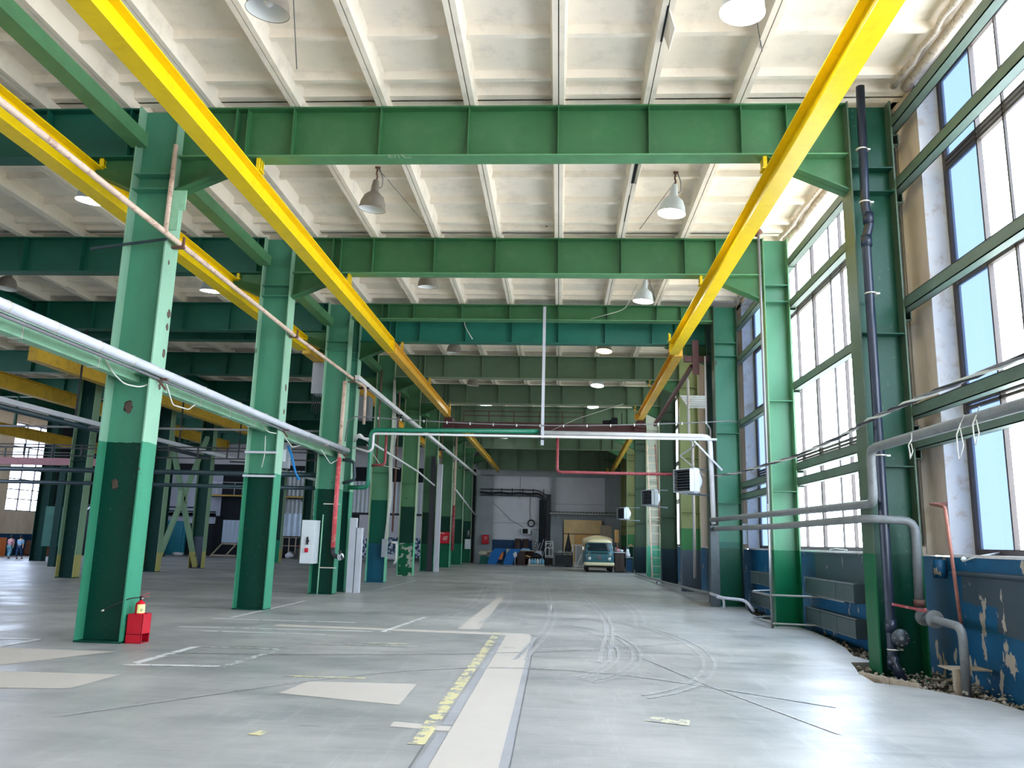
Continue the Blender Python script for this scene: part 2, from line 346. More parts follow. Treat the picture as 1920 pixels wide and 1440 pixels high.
# ================================================================ SETTING
FT = -.14
RE = [(5.05, -14), (5.05, 9.0), (5.06, 9.5), (5.0, 10.03), (4.72, 10.4), (4.49, 10.8), (4.28, 10.95), (4.08, 11.08), (4.16, 11.87), (4.3, 12.4), (4.43, 12.94),
      (4.86, 13.05), (4.74, 13.71), (4.98, 14.8), (5.14, 15.96), (5.25, 17.5), (5.2, 19.0), (4.89, 20.1), (4.95, 21.6), (5.2, 23.1), (5.55, 23.4), (5.55, 61.5)]
f = MB(); poly = [(-36.2, 61.5), (-36.2, -14)]+RE
f.prism(poly, 'z', FT, 0)
Z1 = .003
def quad(mb, pts, z=Z1):
    global Z1; Z1 += .00004; z = Z1
    mb.add([(x, y, z) for x, y in pts], [list(range(len(pts)))])
def strip(mb, pts, w, z=Z1):
    global Z1; Z1 += .00004; z = Z1
    if len(pts) < 9:
        for _ in range(3): pts = [pts[0]]+[q for a, b in zip(pts, pts[1:]) for q in ((a[0]*.75+b[0]*.25, a[1]*.75+b[1]*.25), (a[0]*.25+b[0]*.75, a[1]*.25+b[1]*.75))]+[pts[-1]]
    L = []; R = []
    for i, p in enumerate(pts):
        a = Vector(pts[max(i-1, 0)]); b = Vector(pts[min(i+1, len(pts)-1)]); d = (b-a).normalized(); n = Vector((-d.y, d.x))*w/2
        L.append(Vector(p)+n); R.append(Vector(p)-n)
    o = [(v.x, v.y, z) for v in L]+[(v.x, v.y, z) for v in R]; k = len(pts)
    mb.add(o, [(i, i+1, k+i+1, k+i) for i in range(k-1)])
FM = ['floor', 'f_patch', 'f_white', 'f_white2', 'f_yellow', 'f_edge', 'f_dark', 'f_tyre', 'f_cream']
f.cur = 1
quad(f, [(-.95, 5), (-.42, 5), (-.46, 14.95), (-.92, 14.95)]); quad(f, [(-1.9, 15.75), (-1.48, 15.75), (-1.62, 24.8), (-1.8, 24.8)])
quad(f, [(-5.3, 15.2), (-.5, 14.95), (-.5, 15.28), (-5.3, 15.55)])
quad(f, [(-2.98, 8.92), (-1.6, 8.55), (-1.63, 9.77), (-2.89, 9.68)]); quad(f, [(-1.5, 7.6), (-.95, 7.5), (-.95, 7.68), (-1.5, 7.8)])
quad(f, [(-10, 8.64), (-5.9, 8.64), (-5.2, 8.74), (-5.15, 9.67), (-10, 9.5)]); quad(f, [(-10, 10.2), (-6.9, 10.0), (-6.2, 11.44), (-10, 11.44)])
f.cur = 5
quad(f, [(-1.05, 7.75), (-.95, 7.75), (-.93, 14.4), (-1.0, 14.4)]); quad(f, [(-1.07, 5), (-.96, 5), (-.95, 7.4), (-1.04, 7.4)]); quad(f, [(-.42, 5), (-.34, 5), (-.4, 14.8), (-.46, 14.8)])
f.cur = 6
for a, b in ((-.34, -.33), (-1.08, -1.065)): quad(f, [(a, 5), (b, 5), (b-.05, 14.6), (a-.05, 14.6)])
quad(f, [(-7, 24.3), (4.4, 24.3), (4.4, 24.33), (-7, 24.33)]); quad(f, [(-6.2, 18.4), (4.5, 18.4), (4.5, 18.42), (-6.2, 18.42)]); quad(f, [(-6.2, 12.4), (4.0, 12.4), (4.0, 12.412), (-6.2, 12.412)])
quad(f, [(-2.3, 7.5), (-2.1, 7.5), (-2.1, 7.51), (-2.3, 7.51)])
for y in (18.45, 24, 31, 37, 43): quad(f, [(-30, y), (-7.6, y), (-7.6, y+.03), (-30, y+.03)])
f.cur = 4
quad(f, [(-1.22, 7.0), (-1.08, 7.0), (-1.04, 15.35), (-1.17, 15.35)]); quad(f, [(-3.3, 9.95), (-2.3, 9.98), (-2.3, 10.06), (-3.3, 10.03)])
quad(f, [(-2.62, 7.1), (-2.5, 7.08), (-2.46, 7.22), (-2.56, 7.26)])
f.cur = 2
quad(f, [(-5.5, 10.33), (-4.26, 10.46), (-4.26, 10.58), (-5.5, 10.46)]); quad(f, [(-5.5, 10.33), (-5.36, 10.33), (-5.33, 12.2), (-5.45, 12.2)])
quad(f, [(-6.85, 14.6), (-3.0, 14.85), (-3.0, 14.95), (-6.85, 14.72)]); quad(f, [(-6.87, 16.15), (-3.98, 16.22), (-3.98, 16.34), (-6.87, 16.26)])
quad(f, [(-6.66, 16.5), (-6.55, 16.5), (-6.52, 21.2), (-6.62, 21.2)]); quad(f, [(-8.9, 12.3), (-7.9, 12.38), (-7.98, 12.46), (-8.9, 12.4)]); quad(f, [(-8.05, 11.4), (-7.95, 11.4), (-7.9, 12.4), (-8.0, 12.4)])
quad(f, [(-.22, 20.4), (-.16, 20.4), (-.13, 23.3), (-.18, 23.3)]); quad(f, [(-6.2, 14.1), (-4.0, 14.15), (-4.0, 14.22), (-6.2, 14.2)])
quad(f, [(-5.9, 26), (-5.82, 26), (-5.7, 33), (-5.78, 33)]); quad(f, [(-3.2, 14.9), (-3.1, 14.9), (-2.8, 18), (-2.9, 18)])
f.cur = 3
quad(f, [(-5.45, 12.16), (-4.1, 12.2), (-4.1, 12.3), (-5.45, 12.24)]); quad(f, [(-4.32, 10.46), (-4.2, 10.46), (-4.05, 12.3), (-4.15, 12.3)])
quad(f, [(-4.0, 12.9), (-2.2, 13.0), (-2.2, 13.1), (-4.0, 13.0)]); quad(f, [(-1.0, 13.3), (4, 13.2), (4, 13.23), (-1, 13.33)]); quad(f, [(-4.4, 18.7), (3.6, 18.8), (3.6, 18.85), (-4.4, 18.75)])
f.cur = 7
def arc(cx, cy, rx, ry, a0, a1, w, n=16): strip(f, [(cx+rx*math.cos(math.radians(a0+(a1-a0)*i/n)), cy+ry*math.sin(math.radians(a0+(a1-a0)*i/n))) for i in range(n+1)], w)
for d in (0, .12, .34, .46): arc(-.3, 13.6, 1.15+d, 3.3+d, -62, 76, .05)
for d in (0, .16): arc(.3, 13.9, 1.95+d, 4.6+d, -70, 95, .06)
for d in (0, .14, 1.2, 1.34): strip(f, [(-.6+d, 12), (-.1+d, 18), (-.4+d, 26), (-.9+d, 44)], .07)
for x in (-2.6, -2.4, -1.6, 1.6, 1.8): strip(f, [(x, 17), (x+.4, 22), (x-.3, 32), (x-.2, 40)], .08)
strip(f, [(-5.5, 11.5), (-3, 11.9), (0, 12.9), (2.5, 15)], .07); strip(f, [(-4.5, 7.5), (-2, 11), (0.5, 11.4), (3, 9.3)], .05); strip(f, [(1.2, 13), (1.8, 10.5), (2.6, 8)], .04)
f.cur = 8
quad(f, [(.85, 8.25), (1.25, 8.1), (1.3, 8.35), (.95, 8.45)]); quad(f, [(-3.1, 13.15), (-2.4, 13.2), (-2.4, 13.4), (-3.1, 13.3)])
struct(f, 'floor', FM)
g = MB(); g.box((3.9, -14, -.3), (5.7, 24, FT-.005)); struct(g, 'ground', 'earth')
# rubble strip along the window wall
g = MB()
for i in range(2600):
    y = random.choice([random.uniform(9, 15), random.uniform(9.5, 13.2), random.uniform(13, 23.3)]); x = random.uniform(3.95, 5.58)
    r = random.uniform(.012, .042)
    if 9.9 < y < 13.3 and x < 4.1+.2*random.random(): continue
    a = random.uniform(0, 6.28); c, s_ = math.cos(a)*r, math.sin(a)*r; z = FT+.015+(random.random()**2)*.1
    if y < 9.9 or y > 13.2: z = FT+.02+random.random()*.04
    k = random.uniform(.5, .9)*r
    g.add([(x+c, y+s_, z), (x-s_, y+c, z), (x-c*.8, y-s_, z), (x+s_, y-c*1.3, z), (x+c*.2, y, z+k), (x, y, z-k)], [(0, 1, 4), (1, 2, 4), (2, 3, 4), (3, 0, 4), (1, 0, 5), (2, 1, 5), (3, 2, 5), (0, 3, 5)])
single(g, 'rubble', 'rubble', 'loose grey rubble and gravel in the gap along the window wall', 'rubble')['kind'] = 'stuff'
for i, (p, q, c, l) in enumerate([((4.14, 11.78, -.03), (4.36, 11.32, -.03), 'wood', 'darker narrow board edging the rubble pit, nearer the column'), ((4.37, 11.3, -.03), (4.56, 10.92, -.03), 'wood', 'pale short board edging the rubble pit, nearer the camera')]):
    single(MB().bar(p, q, .03, .12), 'edging_board', c, l, 'board', None)
# --- ceiling of ribbed slabs
c = MB(); c.box((-36.2, -14, 9.19), (6.1, 62, 9.45))
ribx = [-.1+1.5*k for k in range(-24, 4)]
for x in ribx:
    for s in (-1, 1):
        a, b = x+s*.008, x+s*.105; c.prism([(a, 8.88), (b-s*.015, 8.88), (b+s*.03, 9.2), (a, 9.2)], 'y', -14, 61.5)
    c.cur = 1; c.box((x-.008, -14, 8.93), (x+.008, 61.5, 9.2)); c.cur = 0
bays = [(-14, -6), (-6, 0), (0, 6.4), (6.4, 12.45)]+list(zip(FR, FR[1:]))+[(55.4, 61.5)]
for y0, y1 in bays:
    if y1-y0 < 2: continue
    for t in (.012, .1, .29, .5, .71, .9, .988):
        y = y0+(y1-y0)*t; hw = .05 if .05 < t < .95 else .09
        c.prism([(y-hw, 9.06), (y+hw, 9.06), (y+hw+.03, 9.2), (y-hw-.03, 9.2)], 'x', -36.2, 5.6)
c.cur = 1
c.box((1.37, 12.7, 8.872), (1.43, 15.3, 8.95)); c.box((1.385, 15.9, 8.874), (1.405, 17.3, 8.95)); c.box((1.38, 9.8, 8.874), (1.41, 10.6, 8.95))
c.box((-.4, 18.0, 9.04), (-.37, 18.02, 9.06))
c.cur = 0
for p in ([(1.43, 12.8, 8.88), (1.56, 13.0, 8.74), (1.5, 13.5, 8.84), (1.43, 13.6, 8.88)], [(1.43, 14.1, 8.88), (1.5, 14.4, 8.82), (1.47, 15.2, 8.8), (1.43, 15.3, 8.88)], [(1.42, 9.9, 8.88), (1.52, 10.1, 8.74), (1.49, 10.5, 8.66), (1.43, 10.5, 8.88)]):
    c.add(p+[(x+.012, y, z+.01) for x, y, z in p], [(0, 1, 2, 3), (7, 6, 5, 4), (0, 4, 5, 1), (1, 5, 6, 2), (2, 6, 7, 3), (3, 7, 4, 0)])
struct(c, 'ceiling', ['ceil', 'ceil_dark'])
# --- right wall with its ribbon windows
WINS = [(-11., .2), (1.4, 12.0), (13.4, 24.45), (26.4, 30.4), (33.0, 36.4), (37.8, 48.4), (50.6, 54.4)]  # farther bands are added to brighten the far end of the hall
w = MB(); cuts = [-14]+[v for a in WINS for v in a]+[61.5]
for y0, y1 in zip(cuts[::2], cuts[1::2]): w.box((5.6, y0, 1.62), (6.02, y1, 9.2))
w.box((5.6, -14, 9.08), (6.02, 61.5, 9.2))
w.cur = 1
w.box((5.598, -14, FT), (6.02, 61.5, 1.6))
w.cur = 2
for y0, y1 in WINS:
    w.box((5.59, y0, 1.6), (6.0, y1, 1.64)); w.box((5.594, y1-.012, 1.64), (5.93, y1+.006, 9.08)); w.box((5.594, y0-.006, 1.64), (5.93, y0+.012, 9.08))
w.cur = 3
for y in (12.78, 12.98, 25.0): w.box((5.597, y, 1.64), (5.601, y+.012, 9.0))
struct(w, 'wall_right', ['walltan', 'dado', 'reveal', 'framedk'])
t = MB()
random.seed(3)
for y0, y1 in ((-11, 12.1), (12.9, 24.0)):
    n = int((y1-y0)/.35); P = [(5.5+random.uniform(-.02, .02), y0+(y1-y0)*i/n, 9.02+random.uniform(-.02, .02)) for i in range(n+1)]
    t.tube(P, [.085+random.uniform(-.012, .012) for _ in P], 9)
    P = [(5.3+random.uniform(-.03, .03), y0+(y1-y0)*i/n, 9.04+random.uniform(-.01, .01)) for i in range(n+1)]
    t.tube(P, [.05+random.uniform(-.012, .012) for _ in P], 8)
struct(t, 'trim_1', 'foam')
MUL = {2: [11.0, 10.3, 9.1, 7.85, 7.2, 5.9, 4.7, 3.5, 2.5], 3: [14.1, 15.4, 16.7, 17.35, 18.6, 19.9, 20.5, 21.8, 23.1]}
for wi, (y0, y1) in enumerate(WINS, 1):
    root = thing('window_%d' % wi, None, None, (5.95, (y0+y1)/2, 1.64)); root['kind'] = 'structure'
    ms = MUL.get(wi) or [y0+(y1-y0)*i/8 for i in range(1, 8)]
    fr = MB()
    fr.box((5.93, y0, 1.64), (6.0, y0+.09, 9.08)); fr.box((5.92, y1-.09, 1.64), (6.0, y1, 9.08)); fr.box((5.93, y0, 1.64), (6.0, y1, 1.72)); fr.box((5.93, y0, 9.0), (6.0, y1, 9.08))
    for z in (3.72, 5.62, 7.5):
        for dz in (0, .075, .15): fr.box((5.93, y0, z+dz), (6.0, y1, z+dz+.045))
    for i, m in enumerate(ms):
        hw = .045 if i % 3 == (2 if wi == 2 else 1) else .018
        fr.box((5.93, m-hw, 1.7), (6.0, m+hw, 9.05))
    fr.build('window_frame', 'framedk', root)
    zs = [1.7, 3.74, 5.64, 7.52, 9.05]; es = [y0+.03]+sorted(ms)+[y1-.03]
    for i, (a, b) in enumerate(zip(es, es[1:])):
        k = 'glassblue' if (i == len(es)-2 or (wi == 3 and i == len(es)-3)) else ('glassfrost' if (i*7+wi) % 3 == 0 else 'glass')
        if y0 > 25: k = 'glassdirty'
        mb = MB()
        for z0, z1 in zip(zs, zs[1:]): mb.box((5.962, a, z0), (5.968, b, z1))
        mb.build('pane', k, root)
# --- back wall, left wall, wall behind
b = MB()
b.box((-36.2, 61.5, 0), (6.02, 61.8, 9.2))
b.cur = 1; b.box((-5.9, 61.3, 6.55), (6.0, 61.52, 6.95)); b.box((-.62, 61.28, 0), (-.32, 61.52, 6.6)); b.box((3.45, 61.28, 0), (4.6, 61.52, 6.6)); b.box((-6.3, 61.3, 0), (-5.0, 61.5, 6.6)); b.box((-.3, 61.38, 0), (3.45, 61.5, 3.7))
b.cur = 2; b.box((-5.0, 61.42, 0), (-2.0, 61.52, 1.75))
b.cur = 3; b.box((-3.0, 61.49, 4.8), (-2.97, 61.52, 6.6)); b.box((-5, 61.49, 3.0), (-1, 61.51, 3.02)); b.box((-.3, 61.49, 4.5), (3.4, 61.51, 4.52))
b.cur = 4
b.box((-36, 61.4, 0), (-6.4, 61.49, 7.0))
b.cur = 5; b.box((-33, 61.3, 3.0), (-26.2, 61.45, 6.4)); b.box((-31.5, 61.3, 2.4), (-26.5, 61.44, 3.2))
struct(b, 'wall_back', ['backwall', 'backgrey', 'dadoblue', 'framedk', 'dark', 'lilac'])
b = MB(); XL = -34.3
def wseg(y0, y1, z0, z1): b.box((XL-.3, y0, z0), (XL, y1, z1))
WL = [(-10, 2), (4, 14), (16, 26), (28, 36), (38, 46), (48.3, 52.2)]
cl = [-14]+[v for a in WL for v in a]+[61.5]
for y0, y1 in zip(cl[::2], cl[1::2]): wseg(y0, y1, 0, 9.2)
for y0, y1 in WL: wseg(y0, y1, 0, 2.75); wseg(y0, y1, 8.3, 9.2)
b.cur = 1
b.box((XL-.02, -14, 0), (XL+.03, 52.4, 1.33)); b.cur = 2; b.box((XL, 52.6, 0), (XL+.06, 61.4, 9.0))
struct(b, 'wall_left', ['walltan', 'dadoblue', 'dark'])
for wi, (y0, y1) in enumerate(WL, 8):
    root = thing('window_%d' % wi, None, None, (XL-.15, (y0+y1)/2, 2.75)); root['kind'] = 'structure'; fr = MB()
    n = 3 if y1-y0 < 5 else 6
    for i in range(n+1):
        y = y0+(y1-y0)*i/n; fr.box((XL-.2, y-.03, 2.75), (XL-.12, y+.03, 8.3))
    for z in (2.78, 3.5, 4.1, 4.75, 5.4, 6.06, 6.8, 7.5, 8.26): fr.box((XL-.2, y0, z-.03), (XL-.12, y1, z+.03))
    fr.build('window_frame', 'framedk', root); MB().box((XL-.17, y0, 2.75), (XL-.165, y1, 8.3)).build('pane', 'glassleft', root)
b = MB(); b.box((-36.2, -14.3, FT), (6.02, -14, 9.3)); struct(b, 'wall_behind', 'walltan')
# ================================================================ STEEL FRAME
def column(x0, x1, y, fw, mw, mf, label, top=ZT, haunch=(1, 1), name='steel_column', group=None, base=0., plates=(4.15, 7.35, 7.62), hm='girder', hz=None):
    """I-section post: web across the hall, flanges on its two faces"""
    r = thing(name, label, 'column', ((x0+x1)/2, y, base), group)
    MB().box((x0+.02, y-.01, base), (x1-.02, y+.01, top)).build('web', mw, r)
    for x, s in ((x0, 1), (x1, -1)): MB().box((x, y-fw/2, base), (x+s*.024, y+fw/2, top)).build('flange', mf, r)
    for z in plates: MB().box((x0+.024, y-fw/2+.015, z), (x1-.024, y+fw/2-.015, z+.016)).build('stiffener_plate', mw, r)
    MB().box((x0-.004, y-fw/2-.004, base), (x1+.004, y+fw/2+.004, base+.03)).build('base_plate', mf if base < 0 else mw, r)
    H = ZB if hz is None else hz
    for s, x in ((-1, x0), (1, x1)):
        if not haunch[0 if s < 0 else 1]: continue
        mb = MB(); mb.prism([(x, H-.62), (x, H), (x+s*1.25, H), (x+s*1.25, H-.06)], 'y', y-.01, y+.01)
        mb.bar((x, y, H-.6), (x+s*1.27, y, H-.04), .3, .02); mb.build('bracket', hm, r)
    return r
LBL = ['dark green-footed post with the red fire extinguisher at its foot, nearest in the left row', 'second post of the left row, with two small pipe steps on it',
       'third post of the left row, carrying the faded red riser pipe', 'narrow post right behind the one with the red riser, a white duct beside it',
       'left row post with a dark blue foot and a cable bunch on its edge', 'left row post whose green foot paint is peeling in white flakes',
       'left row post standing next to a tall white square duct', 'left row post carrying the red fire cabinet at chest height', 'left row post between the red fire cabinet and the end wall post']
LBL.append('left row post against the end wall, carrying the white switch box')
for i, y in enumerate(FR+[61.0]):
    mw = ['col', 'col', 'col', 'col', 'col_teal', 'col_peel', 'col_far', 'col_far', 'col_far', 'col_far'][i]
    column(-7.31, -6.58, y, .44 if i < 3 else .4, mw, 'col_flange' if i < 4 else 'col_flange_far', LBL[i], haunch=(1, 1) if i != 2 else (1, 0))
c1_, c2_ = [o for o in D.objects if o.get('label') in (LBL[0], LBL[1])]
for par, sp in ((c1_, SPOT1), (c2_, SPOT2)):
    for (x, y, z, r_) in sp:
        fl_ = x > -6.6; MB().blob((x, y, z), r_, .06 if fl_ else 1, 1 if fl_ else .06, 1.25, .3, 9, 6).build('rust_spot', 'rustdk', par)
RL = ['large dark green post by the near window with the black downpipe in front', 'pale green post standing between the two big window bays', 'teal green post of the window row with grey pipes beside it',
      'dark post hidden close behind the teal green window row post', 'olive post of the window row behind the nearest white unit heater', 'dark post of the window row, two beyond the teal one',
      'whitewashed post with mint foot, the ladder leaning in front of it', 'dark navy post between the ladder and the van', 'olive post of the window row just right of the van']
RL.append('pale olive post at the end wall behind the van')
RW = ['rcol', 'rcol_pale', 'rcol_teal', 'rcol_dark', 'rcol_olive', 'rcol_dark', 'mint', 'rcol_dark', 'rcol_olive', 'rcol_olive']
RF = ['rcol_flange', 'rcol_palefl', 'rcol_dark', 'rcol_dark', 'rcol_olive', 'rcol_dark', 'col_flange_far', 'rcol_dark', 'col_flange_far', 'col_flange_far']
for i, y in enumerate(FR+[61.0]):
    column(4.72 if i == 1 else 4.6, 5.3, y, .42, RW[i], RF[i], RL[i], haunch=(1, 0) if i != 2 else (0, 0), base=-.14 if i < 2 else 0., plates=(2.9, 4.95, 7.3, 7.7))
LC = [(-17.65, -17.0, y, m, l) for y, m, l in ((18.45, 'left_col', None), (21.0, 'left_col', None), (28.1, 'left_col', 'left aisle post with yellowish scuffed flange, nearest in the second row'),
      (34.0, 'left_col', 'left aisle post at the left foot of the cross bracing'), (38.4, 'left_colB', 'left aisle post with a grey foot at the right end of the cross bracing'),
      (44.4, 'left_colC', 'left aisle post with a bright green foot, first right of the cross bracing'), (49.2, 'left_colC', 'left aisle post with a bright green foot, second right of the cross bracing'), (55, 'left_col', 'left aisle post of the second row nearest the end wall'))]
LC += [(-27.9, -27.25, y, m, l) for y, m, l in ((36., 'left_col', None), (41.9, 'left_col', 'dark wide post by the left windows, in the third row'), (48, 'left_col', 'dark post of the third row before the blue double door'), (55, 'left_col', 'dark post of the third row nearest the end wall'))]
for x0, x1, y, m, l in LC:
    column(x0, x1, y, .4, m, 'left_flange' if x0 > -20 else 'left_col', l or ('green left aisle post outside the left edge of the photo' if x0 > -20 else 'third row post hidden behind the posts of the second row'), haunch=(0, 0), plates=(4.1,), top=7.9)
# girders
GL_ = mat('girder_left_aisle', (16, 92, 74), .5, var=.12, scale=1.5); M['girder_left'] = GL_  # girder paint made darker: the aisle shade is put into the colour
def girder(x0, x1, y, zb, zt, m, label, st, group=None):
    r = thing('roof_girder', label, 'girder', ((x0+x1)/2, y, zb), group)
    MB().box((x0, y-.008, zb+.02), (x1, y+.008, zt-.02)).build('web', m, r)
    fl = {'girder_grey': 'girder_pale', 'girder': 'brace'}.get(m, m); MB().box((x0, y-.16, zb), (x1, y+.16, zb+.025)).build('bottom_flange', fl, r); MB().box((x0, y-.16, zt-.025), (x1, y+.16, zt)).build('top_flange', m, r)
    for x in st:
        if x0+.1 < x < x1-.1: MB().box((x-.009, y-.15, zb+.025), (x+.009, y+.15, zt-.025)).build('stiffener', {'girder_grey': 'girder_st'}.get(m, m), r)
    return r
ST = [-5.62, -5.42]+[-4.62+1.507*k for k in range(6)]+[3.65]
GN = ['wide green roof girder crossing the hall nearest the camera, with chalk marks', 'green roof girder crossing the hall, second from the camera', 'shallow green roof girder just above the teal one', 'teal roof girder crossing the hall at the expansion joint',
      'grey-green roof girder first behind the teal one', 'grey-green roof girder second behind the teal one', 'grey-green roof girder above the maroon crane bridge', 'grey-green roof girder second before the end wall', 'grey-green roof girder nearest the end wall']
for i, y in enumerate(FR):
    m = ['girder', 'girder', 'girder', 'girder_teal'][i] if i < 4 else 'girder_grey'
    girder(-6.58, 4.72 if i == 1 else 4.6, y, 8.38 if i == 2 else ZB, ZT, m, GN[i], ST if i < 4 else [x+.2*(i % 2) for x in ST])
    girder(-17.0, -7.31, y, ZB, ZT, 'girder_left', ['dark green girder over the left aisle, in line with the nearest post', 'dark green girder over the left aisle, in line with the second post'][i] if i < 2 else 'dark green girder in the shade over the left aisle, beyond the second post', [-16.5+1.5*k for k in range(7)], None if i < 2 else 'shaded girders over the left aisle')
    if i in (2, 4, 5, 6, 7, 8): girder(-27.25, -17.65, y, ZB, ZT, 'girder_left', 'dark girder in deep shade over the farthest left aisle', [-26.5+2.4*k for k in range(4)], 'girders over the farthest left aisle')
for x, l in ((-17.3, 'dark green lengthwise beam on the second row of posts'), (-27.6, 'dark green lengthwise beam on the third row of posts')):
    single(MB().box((x-.3, 10, 7.9), (x+.3, 61.3, 8.0)).box((x-.02, 10, 8.0), (x+.02, 61.3, 8.85)).box((x-.3, 10, 8.85), (x+.3, 61.3, 8.88)), 'lengthwise_beam', 'girder_left', l, 'beam')
girder(-6.2, 4.5, 61.1, 7.0, ZT, 'girder_grey', 'deep grey-green girder right over the end wall frame', ST)
# lengthwise struts at row 1
for i, (a, b) in enumerate([(5.5, 12.45)]+list(zip(FR, FR[1:]))):
    if b-a < 2: continue
    mb = MB().box((-7.4, a+.02, 8.12), (-7.12, b-.17, 8.14)).box((-7.4, a+.02, 8.14), (-7.385, b-.17, 8.36)).box((-7.135, a+.02, 8.14), (-7.12, b-.17, 8.36))
    single(mb, 'roof_strut', 'brace', ['green roof strut running to the nearest left post', 'green roof strut between the first and second left posts', 'green roof strut between the second and third left posts'][i] if i < 3 else 'pale green roof strut between the farther left row posts', 'strut', None if i < 3 else 'farther roof struts')
# --- crane runway beams
def ibeam(x, y0, y1, z0, z1, w, m, label, clamps=(), name='crane_runway_beam', x2=None, dz=0):
    r = thing(name, label, 'crane beam', (x, (y0+y1)/2, z0)); x2 = x if x2 is None else x2
    mb = MB()
    mb.bar((x, y0, z0+.012), (x2, y1, z0+.012+dz), w, .024); mb.bar((x, y0, z1-.012), (x2, y1, z1-.012+dz), w, .024); mb.bar((x, y0, (z0+z1)/2), (x2, y1, (z0+z1)/2+dz), .014, z1-z0-.04)
    mb.build('beam', m, r)
    for y in (y0+.012, y1-.012): MB().box((x-w/2+.01, y-.01, z0+.03), (x+w/2-.01, y+.01, z1-.03)).build('end_plate', m, r)
    for y in clamps:
        for s in (-1, 1):
            mb = MB().box((x+s*(w/2-.02), y-.1, z1), (x+s*(w/2+.05), y+.1, z1+.02)).box((x+s*(w/2+.01), y-.06, z1), (x+s*(w/2+.03), y-.03, ZB+.05)).box((x+s*(w/2+.01), y+.03, z1), (x+s*(w/2+.03), y+.06, ZB+.05))
            mb.box((x+s*(w/2-.03), y-.1, z1+.02), (x+s*(w/2+.03), y+.1, ZB)); mb.build('clamp', m, r)
    return r
ibeam(-5.33, 5, 24.0, 7.36, 7.75, .28, 'yellow', 'bright yellow crane runway beam high on the left side of the hall', (12.45, 18.45))
ibeam(3.43, 5, 24.0, 7.36, 7.75, .28, 'yellow', 'bright yellow crane runway beam high on the window side', (12.45, 18.45, 23.9))
ibeam(-5.33, 24.15, 37.4, 7.36, 7.72, .26, 'yellow2', 'ochre crane runway beam on the left, ending at the crane bridge', (25.25, 31, 37))
ibeam(3.6, 24.15, 37.4, 7.36, 7.72, .26, 'yellow2', 'ochre crane runway beam on the window side, ending at the crane bridge', (25.25, 31, 37), x2=3.75)
ibeam(-4.85, 39.2, 60.6, 6.95, 7.25, .2, 'yellow3', 'dull yellow runway beam on the left behind the crane bridge', (43.1,), x2=-4.62, dz=-.22)
ibeam(3.62, 39.2, 60.6, 6.95, 7.25, .2, 'yellow3', 'dull yellow runway beam on the window side behind the crane bridge', (43.1,), x2=3.9, dz=-.22)
ibeam(-8.1, 5, 24.0, 7.36, 7.82, .3, 'yellow', 'bright yellow runway beam left of the first left posts', (12.45, 18.45))
ibeam(-8.1, 24.4, 36.8, 7.36, 7.72, .28, 'yellow2', 'ochre runway beam in the left aisle with a grey box at its end', (25.25, 31, 36.9))
ibeam(-8.1, 38, 55.4, 7.1, 7.45, .26, 'yellow2', 'ochre runway beam far down beside the left row posts', (43.1, 49.3, 55.4))
ibeam(-15.6, 22.2, 40, 6.55, 7.08, .3, 'yellow3', 'dull yellow beam slanting across the left aisle behind the nearest post')
ibeam(-19.2, 22, 45, 6.4, 6.92, .3, 'yellow3', 'dull yellow beam beyond the second row, cut by the photo edge')
ibeam(-26.4, 30, 47, 6.0, 6.55, .3, 'yellow3', 'lowest ochre beam at the far left edge of the photo')
for x, y0, y1, z in ((-15.6, 22.2, 40, 7.08), (-19.2, 22, 45, 6.92), (-26.4, 30, 47, 6.55)):
    mb = MB()
    for y in (24.0, 31., 37., 43.1):
        if y0 < y < y1: mb.box((x-.05, y-.05, z), (x+.05, y+.05, ZB+.02))
    single(mb, 'beam_hanger', 'girder_left', 'dark hangers tying the dull beam %s to the girders' % {-15.6: 'of the second bay', -19.2: 'beyond the second row', -26.4: 'at the far left edge'}[x], 'hanger')
# crane bridge
r = thing('crane_bridge', 'dark maroon overhead crane bridge with a railing, spanning the hall', 'crane', (-.6, 37.9, 6.9))
MB().box((-5.4, 37.6, 6.86), (3.85, 37.9, 7.2)).build('bridge_beam', 'maroon', r)
mb = MB()
for z in (7.5, 7.72): mb.bar((-4.6, 37.6, z), (1.1, 37.6, z), .035, .035)
for x in (-4.6, -3.4, -2.2, -1.0, .1, 1.1): mb.bar((x, 37.6, 7.2), (x, 37.6, 7.74), .04, .04)
mb.build('railing', 'maroon', r)
for x, s in ((-5.3, 'left'), (3.75, 'right')):
    MB().box((x-.2, 37.3, 7.0), (x+.2, 38.2, 7.34)).box((x-.28, 37.4, 6.8), (x+.28, 37.6, 7.1)).build('end_carriage', 'maroon', r)
mb = MB().box((2.4, 37.55, 7.2), (2.7, 37.8, 7.5)).cyl((2.0, 37.7, 7.3), (2.4, 37.7, 7.3), .1).bar((2.9, 37.6, 7.2), (2.9, 37.6, 7.75), .04, .04); mb.build('drive_motor', 'blackin', r)
